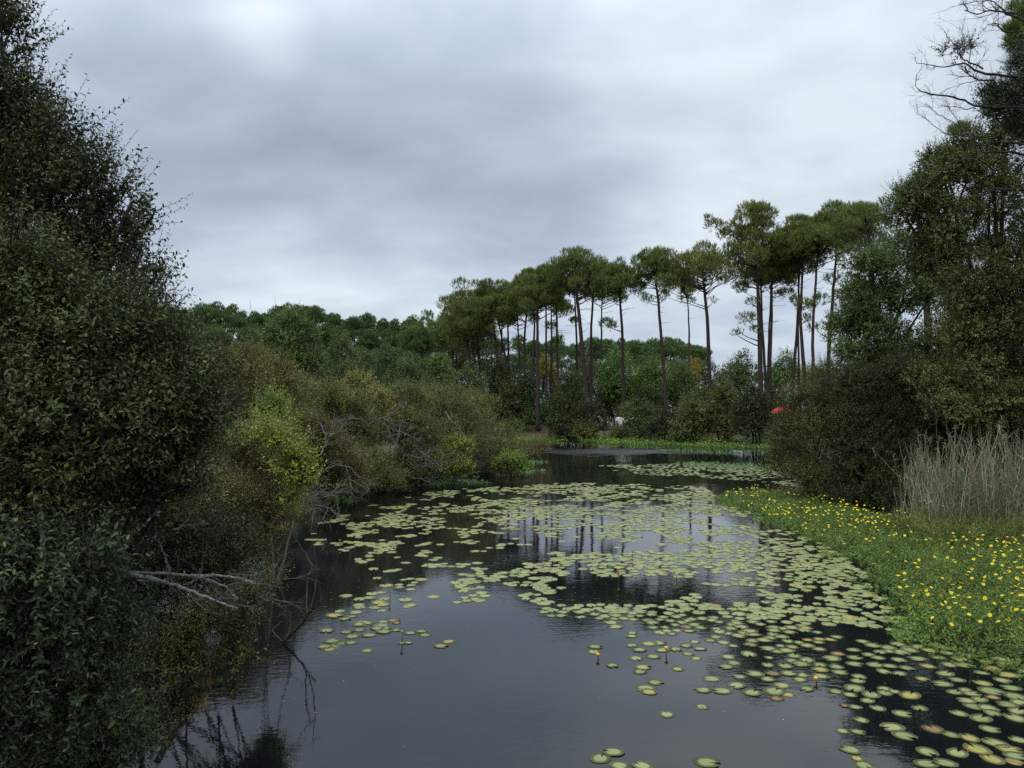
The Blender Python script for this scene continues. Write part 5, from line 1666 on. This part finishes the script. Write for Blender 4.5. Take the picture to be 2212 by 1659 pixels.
# ------------------------------------------------------------------ broadleaved trees and bushes of the far shore
far = [  # name, label, cat, px, top, bottom, half width, d, leaf
    ('bush', 'big dark rounded tree at the waterside before the twin pines', 'tree', 1222, 798, 946, 50, 91, 'darkg'), ('bush', 'dark bush beside the white vehicles at the waterside', 'shrub', 1274, 868, 946, 38, 89, 'darkg'),
    ('alder', 'dark alder filling the gap behind the thicket point', 'tree', 1125, 800, 925, 52, 104, 'darkg'), ('alder', 'dark alder above the end of the thicket', 'tree', 1075, 775, 910, 45, 110, 'darkg'),
    ('bush', 'mid green bush hiding the white van', 'shrub', 1385, 862, 950, 42, 86, 'midg'), ('bush', 'dark low bush in the middle of the far waterline', 'shrub', 1438, 888, 955, 44, 82, 'darkg'),
    ('bush', 'olive willow bush on the far waterline', 'shrub', 1500, 866, 957, 52, 80, 'bankolive'), ('bush', 'tall olive willow bush on the far waterline', 'shrub', 1565, 826, 960, 52, 79, 'bankolive'),
    ('bush', 'dark bush hanging over the water below the tall clump', 'shrub', 1628, 830, 966, 50, 75, 'darkg'), ('alder', 'feathery tree poking above the far bushes', 'tree', 1604, 762, 850, 36, 90, 'midg'),
    ('bush', 'dark bush behind the red parasol', 'shrub', 1676, 842, 948, 44, 82, 'darkg'), ('oak', 'bright topped oak behind the candelabra pine', 'tree', 1338, 762, 892, 48, 116, 'lightg'),
    ('oak', 'green oak behind the straight lone pine', 'tree', 1412, 770, 892, 46, 113, 'lightg'), ('oak', 'blue green oak between two lone pines', 'tree', 1466, 782, 892, 42, 110, 'midg'),
    ('poplar', 'small golden autumn tree', 'tree', 1497, 774, 836, 17, 124, 'gold'), ('poplar', 'slender yellow tree behind the slim pines', 'tree', 1175, 766, 815, 8, 122, 'yellow'),
    ('poplar', 'second yellow tree, lower and wider, behind the tufted pine', 'tree', 1196, 788, 835, 13, 122, 'yellow'), ('oak', 'pale round oak between pine stems', 'tree', 1696, 764, 856, 42, 118, 'midg'),
    ('oak', 'low oak glimpsed under the curved pine', 'tree', 1760, 790, 860, 42, 116, 'lightg'), ('oak', 'dark oak in shade behind the waterside tree', 'tree', 1250, 815, 905, 46, 108, 'darkg'),
    ('alder', 'young green alder beside the thicket point', 'tree', 945, 765, 880, 32, 62, 'birch'), ('alder', 'dark alder behind the grey green bush', 'tree', 1010, 790, 900, 48, 75, 'midg'),
    ('oak', 'shaded oak behind the white van', 'tree', 1395, 840, 915, 60, 106, 'darkg'), ('bush', 'dark undergrowth bush right of the far gap', 'shrub', 1540, 845, 940, 60, 92, 'darkg'),
    ('alder', 'dark alder closing the shade behind the reeds', 'tree', 2085, 690, 930, 110, 40, 'darkg'), ('alder', 'dark alder behind the reeds at the frame edge', 'tree', 2235, 640, 930, 110, 39, 'darkg'),
    ('alder', 'shadowy alder behind the dark willow', 'tree', 1915, 740, 950, 80, 44, 'darkg'), ('oak', 'round green oak filling the dip below the hill pines', 'tree', 738, 728, 850, 44, 78, 'midg'), ('bush', 'dark scrub closing the gap behind the dark willow', 'shrub', 1868, 860, 1060, 80, 37, 'darkg'), ('bush', 'dark scrub filling the shade behind the reeds', 'shrub', 2060, 840, 1010, 75, 31, 'darkg'), ('bush', 'dark scrub behind the reeds at the frame edge', 'shrub', 2180, 840, 1010, 75, 31, 'darkg'), ('bush', 'scrubby bush under the squat pine', 'shrub', 880, 775, 900, 60, 72, 'midg'),
    ('bush', 'dark scrub under the hill pines', 'shrub', 760, 780, 880, 60, 66, 'midg'), ('bush', 'low shrub at the brown bank opening', 'shrub', 1110, 905, 945, 26, 96, 'midg'),
    ('bush', 'small shrub in front of the dark waterside tree', 'shrub', 1262, 912, 948, 30, 87, 'thicket'), ('bush', 'low dark shrub at the foot of the rounded waterside tree', 'shrub', 1222, 902, 950, 42, 88, 'darkg'), ('bush', 'low shrub beside the sandy gap', 'shrub', 1342, 926, 950, 20, 88, 'thicket'),  # low shrub under the rounded tree is added, blocking sky mirrored in the water
    ('bush', 'shaded bush behind the foot of the bank pine', 'shrub', 1190, 850, 935, 34, 112, 'darkg'), ('bush', 'shaded bush left of the foot of the bank pine', 'shrub', 1140, 860, 930, 30, 110, 'darkg'), ('bush', 'shaded bush behind the vehicles', 'shrub', 1322, 830, 908, 40, 116, 'darkg'), ('bush', 'dark leafy bush behind the olive waterline bush', 'shrub', 1510, 840, 940, 50, 95, 'midg'), ('bush', 'pale green shrub at the far waterline', 'shrub', 1470, 920, 958, 26, 79, 'midg')]
for q, (nm, lab, cat, px, top, bot, hw, d, leaf) in enumerate(far):
    rg = np.random.default_rng(500 + q)
    H_ = bot - top
    lob = [(px, top + H_ * .28, d, hw * .62, H_ * .28), (px - hw * .45, top + H_ * .55, d - .3, hw * .55, H_ * .33), (px + hw * .45, top + H_ * .52, d + .3, hw * .55, H_ * .33), (px, top + H_ * .72, d - .8, hw * .8, H_ * .30)]
    if nm == 'poplar':
        lob = [(px, top + H_ * .2, d, hw * .45, H_ * .2), (px, top + H_ * .5, d, hw * .75, H_ * .32), (px, top + H_ * .75, d, hw, H_ * .3)]
    lob += [(px + rg.uniform(-.8, .8) * hw, top + H_ * rg.uniform(.3, .9), d + rg.normal(), hw * .35, H_ * .18) for _ in range(3)]
    sz = min(.30, max(.12, d * .0026))
    area = hw * H_
    n = int(np.clip(area * .34, 300, 2600)) if d > 50 else 5200 if d > 35 else 3600
    plant(nm, lab, cat, on_ground(px, d + .5), lob, leaf, 'dark', n, 6, sz, sz * .55, sz * 3.2, 'rhomb', k=9, seed=600 + q, upb=.6, noise=.45, trunk_r=.12, tr=.012, sub=(.24, .42), twig=d < 90, stems=1 if cat == 'tree' else 3)

# understorey in the shade of the far pines: one tree, then copies
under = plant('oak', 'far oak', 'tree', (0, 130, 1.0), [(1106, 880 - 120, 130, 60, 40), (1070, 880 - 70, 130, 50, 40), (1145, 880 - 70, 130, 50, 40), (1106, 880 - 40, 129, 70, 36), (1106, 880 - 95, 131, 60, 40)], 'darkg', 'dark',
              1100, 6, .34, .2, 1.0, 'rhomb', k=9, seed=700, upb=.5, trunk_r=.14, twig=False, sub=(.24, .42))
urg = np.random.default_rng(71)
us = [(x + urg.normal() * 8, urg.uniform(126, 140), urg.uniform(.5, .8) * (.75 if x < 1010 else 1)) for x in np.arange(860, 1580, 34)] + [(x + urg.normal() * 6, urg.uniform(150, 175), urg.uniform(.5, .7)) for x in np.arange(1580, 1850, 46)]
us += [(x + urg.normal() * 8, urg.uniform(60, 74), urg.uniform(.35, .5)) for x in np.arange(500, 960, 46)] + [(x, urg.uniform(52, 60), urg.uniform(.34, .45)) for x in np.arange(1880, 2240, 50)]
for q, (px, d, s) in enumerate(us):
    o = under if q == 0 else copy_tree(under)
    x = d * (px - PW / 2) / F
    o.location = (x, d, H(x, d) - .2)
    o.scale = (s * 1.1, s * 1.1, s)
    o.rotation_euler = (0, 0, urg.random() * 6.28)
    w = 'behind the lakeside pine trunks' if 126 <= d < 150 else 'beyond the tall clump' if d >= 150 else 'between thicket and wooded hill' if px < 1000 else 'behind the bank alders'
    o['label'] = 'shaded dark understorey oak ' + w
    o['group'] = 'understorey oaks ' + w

# ------------------------------------------------------------------ vehicles, parasol and panel glimpsed on the camp site
WHITE, GLASS, TYRE, CHROME = plain_mat("paint_white", (.74, .75, .73), .35, var=.03), plain_mat("glass_dark", (.02, .025, .03), .08), plain_mat("tyre_rubber", (.02, .02, .02), .8), plain_mat("rim_grey", (.35, .36, .37), .4)
DARKT, REDC, PALEB, POLE = plain_mat("trim_dark", (.03, .03, .032), .6), plain_mat("canvas_red", (.55, .03, .03), .75, var=.12), plain_mat("panel_pale_blue", (.50, .62, .64), .6, var=.08), plain_mat("pole_wood", (.24, .17, .10), .7)


def van(label, loc, rz, L=5.2, Hh=2.35, Wd=1.95):
    e = empty('van', loc, label, 'van')
    e.rotation_euler = (0, 0, rz)
    prof = [(-L / 2, .38), (L / 2 - .05, .38), (L / 2, .75), (L / 2 - .25, 1.12), (L / 2 - 1.0, 1.25), (L / 2 - 1.62, Hh - .12), (L / 2 - 1.9, Hh), (-L / 2 + .12, Hh), (-L / 2, Hh - .15)]
    mb = MB()
    n = len(prof)
    rings = []
    for y, ins in ((-Wd / 2, .0), (Wd / 2, .0)):
        rings.append([(x, y * (1 - .07 * max(0, (z - 1.1) / 1.3)), z) for x, z in prof])
    mb.add(rings[0] + rings[1], [[i, i + n, (i + 1) % n + n, (i + 1) % n] for i in range(n)])
    mb.f.append(np.array([list(range(n))]))
    mb.f.append(np.array([[n + i for i in range(n)][::-1]]))
    link('body', mb.mesh('van_body', WHITE), e)
    for s in (-1, 1):
        for x0, x1 in ((L / 2 - 2.6, L / 2 - 1.72), (-L / 2 + .5, -L / 2 + 1.7)):
            mb = MB()
            y = s * (Wd / 2 * .965)
            mb.box((x0, y - .02, 1.3), (x1, y + .02, Hh - .5))
            link('window', mb.mesh('van_window', GLASS), e)
        for x in (-L / 2 + .95, L / 2 - .95):
            mb = MB()
            mb.tube([(x, s * (Wd / 2 - .22), .33), (x, s * (Wd / 2 + .01), .33)], .33, 20)
            wv = link('wheel', mb.mesh('van_tyre', TYRE), e)
            mb = MB()
            mb.tube([(x, s * (Wd / 2 + .005), .33), (x, s * (Wd / 2 + .02), .33)], .19, 14)
            link('rim', mb.mesh('van_rim', CHROME), wv)
        mb = MB()
        mb.box((L / 2 - 1.55, s * (Wd / 2 + .08) - .07, 1.28), (L / 2 - 1.45, s * (Wd / 2 + .08) + .07, 1.52))
        link('mirror', mb.mesh('van_mirror', DARKT), e)
        mb = MB()
        mb.box((-L / 2 - .02, s * (Wd / 2 - .22) - .07, .8), (-L / 2 + .01, s * (Wd / 2 - .22) + .07, 1.15))
        link('rear_light', mb.mesh('van_light', REDC), e)
    mb = MB()
    for s in (-1, 1):
        mb.box((-L / 2 - .015, s * .42 - .33, 1.35), (-L / 2 + .01, s * .42 + .33, Hh - .45))
    link('rear_window', mb.mesh('van_rear_window', GLASS), e)
    mb = MB()
    mb.box((-L / 2 - .06, -Wd / 2 + .1, .36), (-L / 2 + .02, Wd / 2 - .1, .55))
    link('bumper', mb.mesh('van_bumper', DARKT), e)
    return e


p = W(1376, 905, 95)
van('white van half hidden behind the mid green waterside bush', (p[0], p[1], H(p[0], p[1])), math.radians(3), 5.0, 2.4)
p = W(1281, 905, 104)
van('white van with dark windows parked in shade beyond the waterside gap', (p[0], p[1], H(p[0], p[1])), math.radians(4), 4.8, 2.1)
p = W(1689, 890, 62)
pb = np.array([p[0], p[1], H(p[0], p[1])])
e = empty('parasol', pb, 'red parasol showing between the far bushes and the olive willow', 'parasol')
a = np.arange(8) * math.pi / 4
top = W(1689, 877.5, 62)
rim_z = W(1689, 889, 62)[2]
ring1 = [(top[0] + math.cos(t) * .85, top[1] + math.sin(t) * .85, rim_z) for t in a]
mid = [(top[0] + math.cos(t) * .48, top[1] + math.sin(t) * .48, rim_z * .35 + top[2] * .65) for t in a]
val = [(x, y, z - .14) for x, y, z in ring1]
mb = MB()
mb.add([tuple(top)] + mid + ring1 + val, [[1 + i, 9 + i, 9 + (i + 1) % 8, 1 + (i + 1) % 8] for i in range(8)] + [[9 + i, 17 + i, 17 + (i + 1) % 8, 9 + (i + 1) % 8] for i in range(8)])
mb.f.append(np.array([[0, 1 + i, 1 + (i + 1) % 8] for i in range(8)]))
link('canopy', mb.mesh('canopy', REDC, pb), e)
mb = MB()
mb.tube([pb, top + UP * .08], .025, 8)
link('pole', mb.mesh('pole', POLE, pb, True), e)
p = W(2036, 900, 33.0)
e = empty('pale_panel', (p[0], p[1], H(p[0], p[1])), 'pale blue white panel glimpsed above the reed tops', 'board')  # pale panel of unknown purpose, built as a flat sheet on posts
mb = MB()
mb.box((p[0] - .22, p[1] - .02, p[2] - .17), (p[0] + .2, p[1] + .02, p[2] + .18))
link('panel', mb.mesh('panel', PALEB, e.location), e)
for s in (-.16, .14):
    mb = MB()
    mb.box((p[0] + s - .03, p[1] + .021, e.location[2] - .1), (p[0] + s + .03, p[1] + .07, p[2] + .1))
    link('post', mb.mesh('post', POLE, e.location), e)
print("objects", len(bpy.data.objects), "polys", sum(len(m.polygons) for m in bpy.data.meshes))
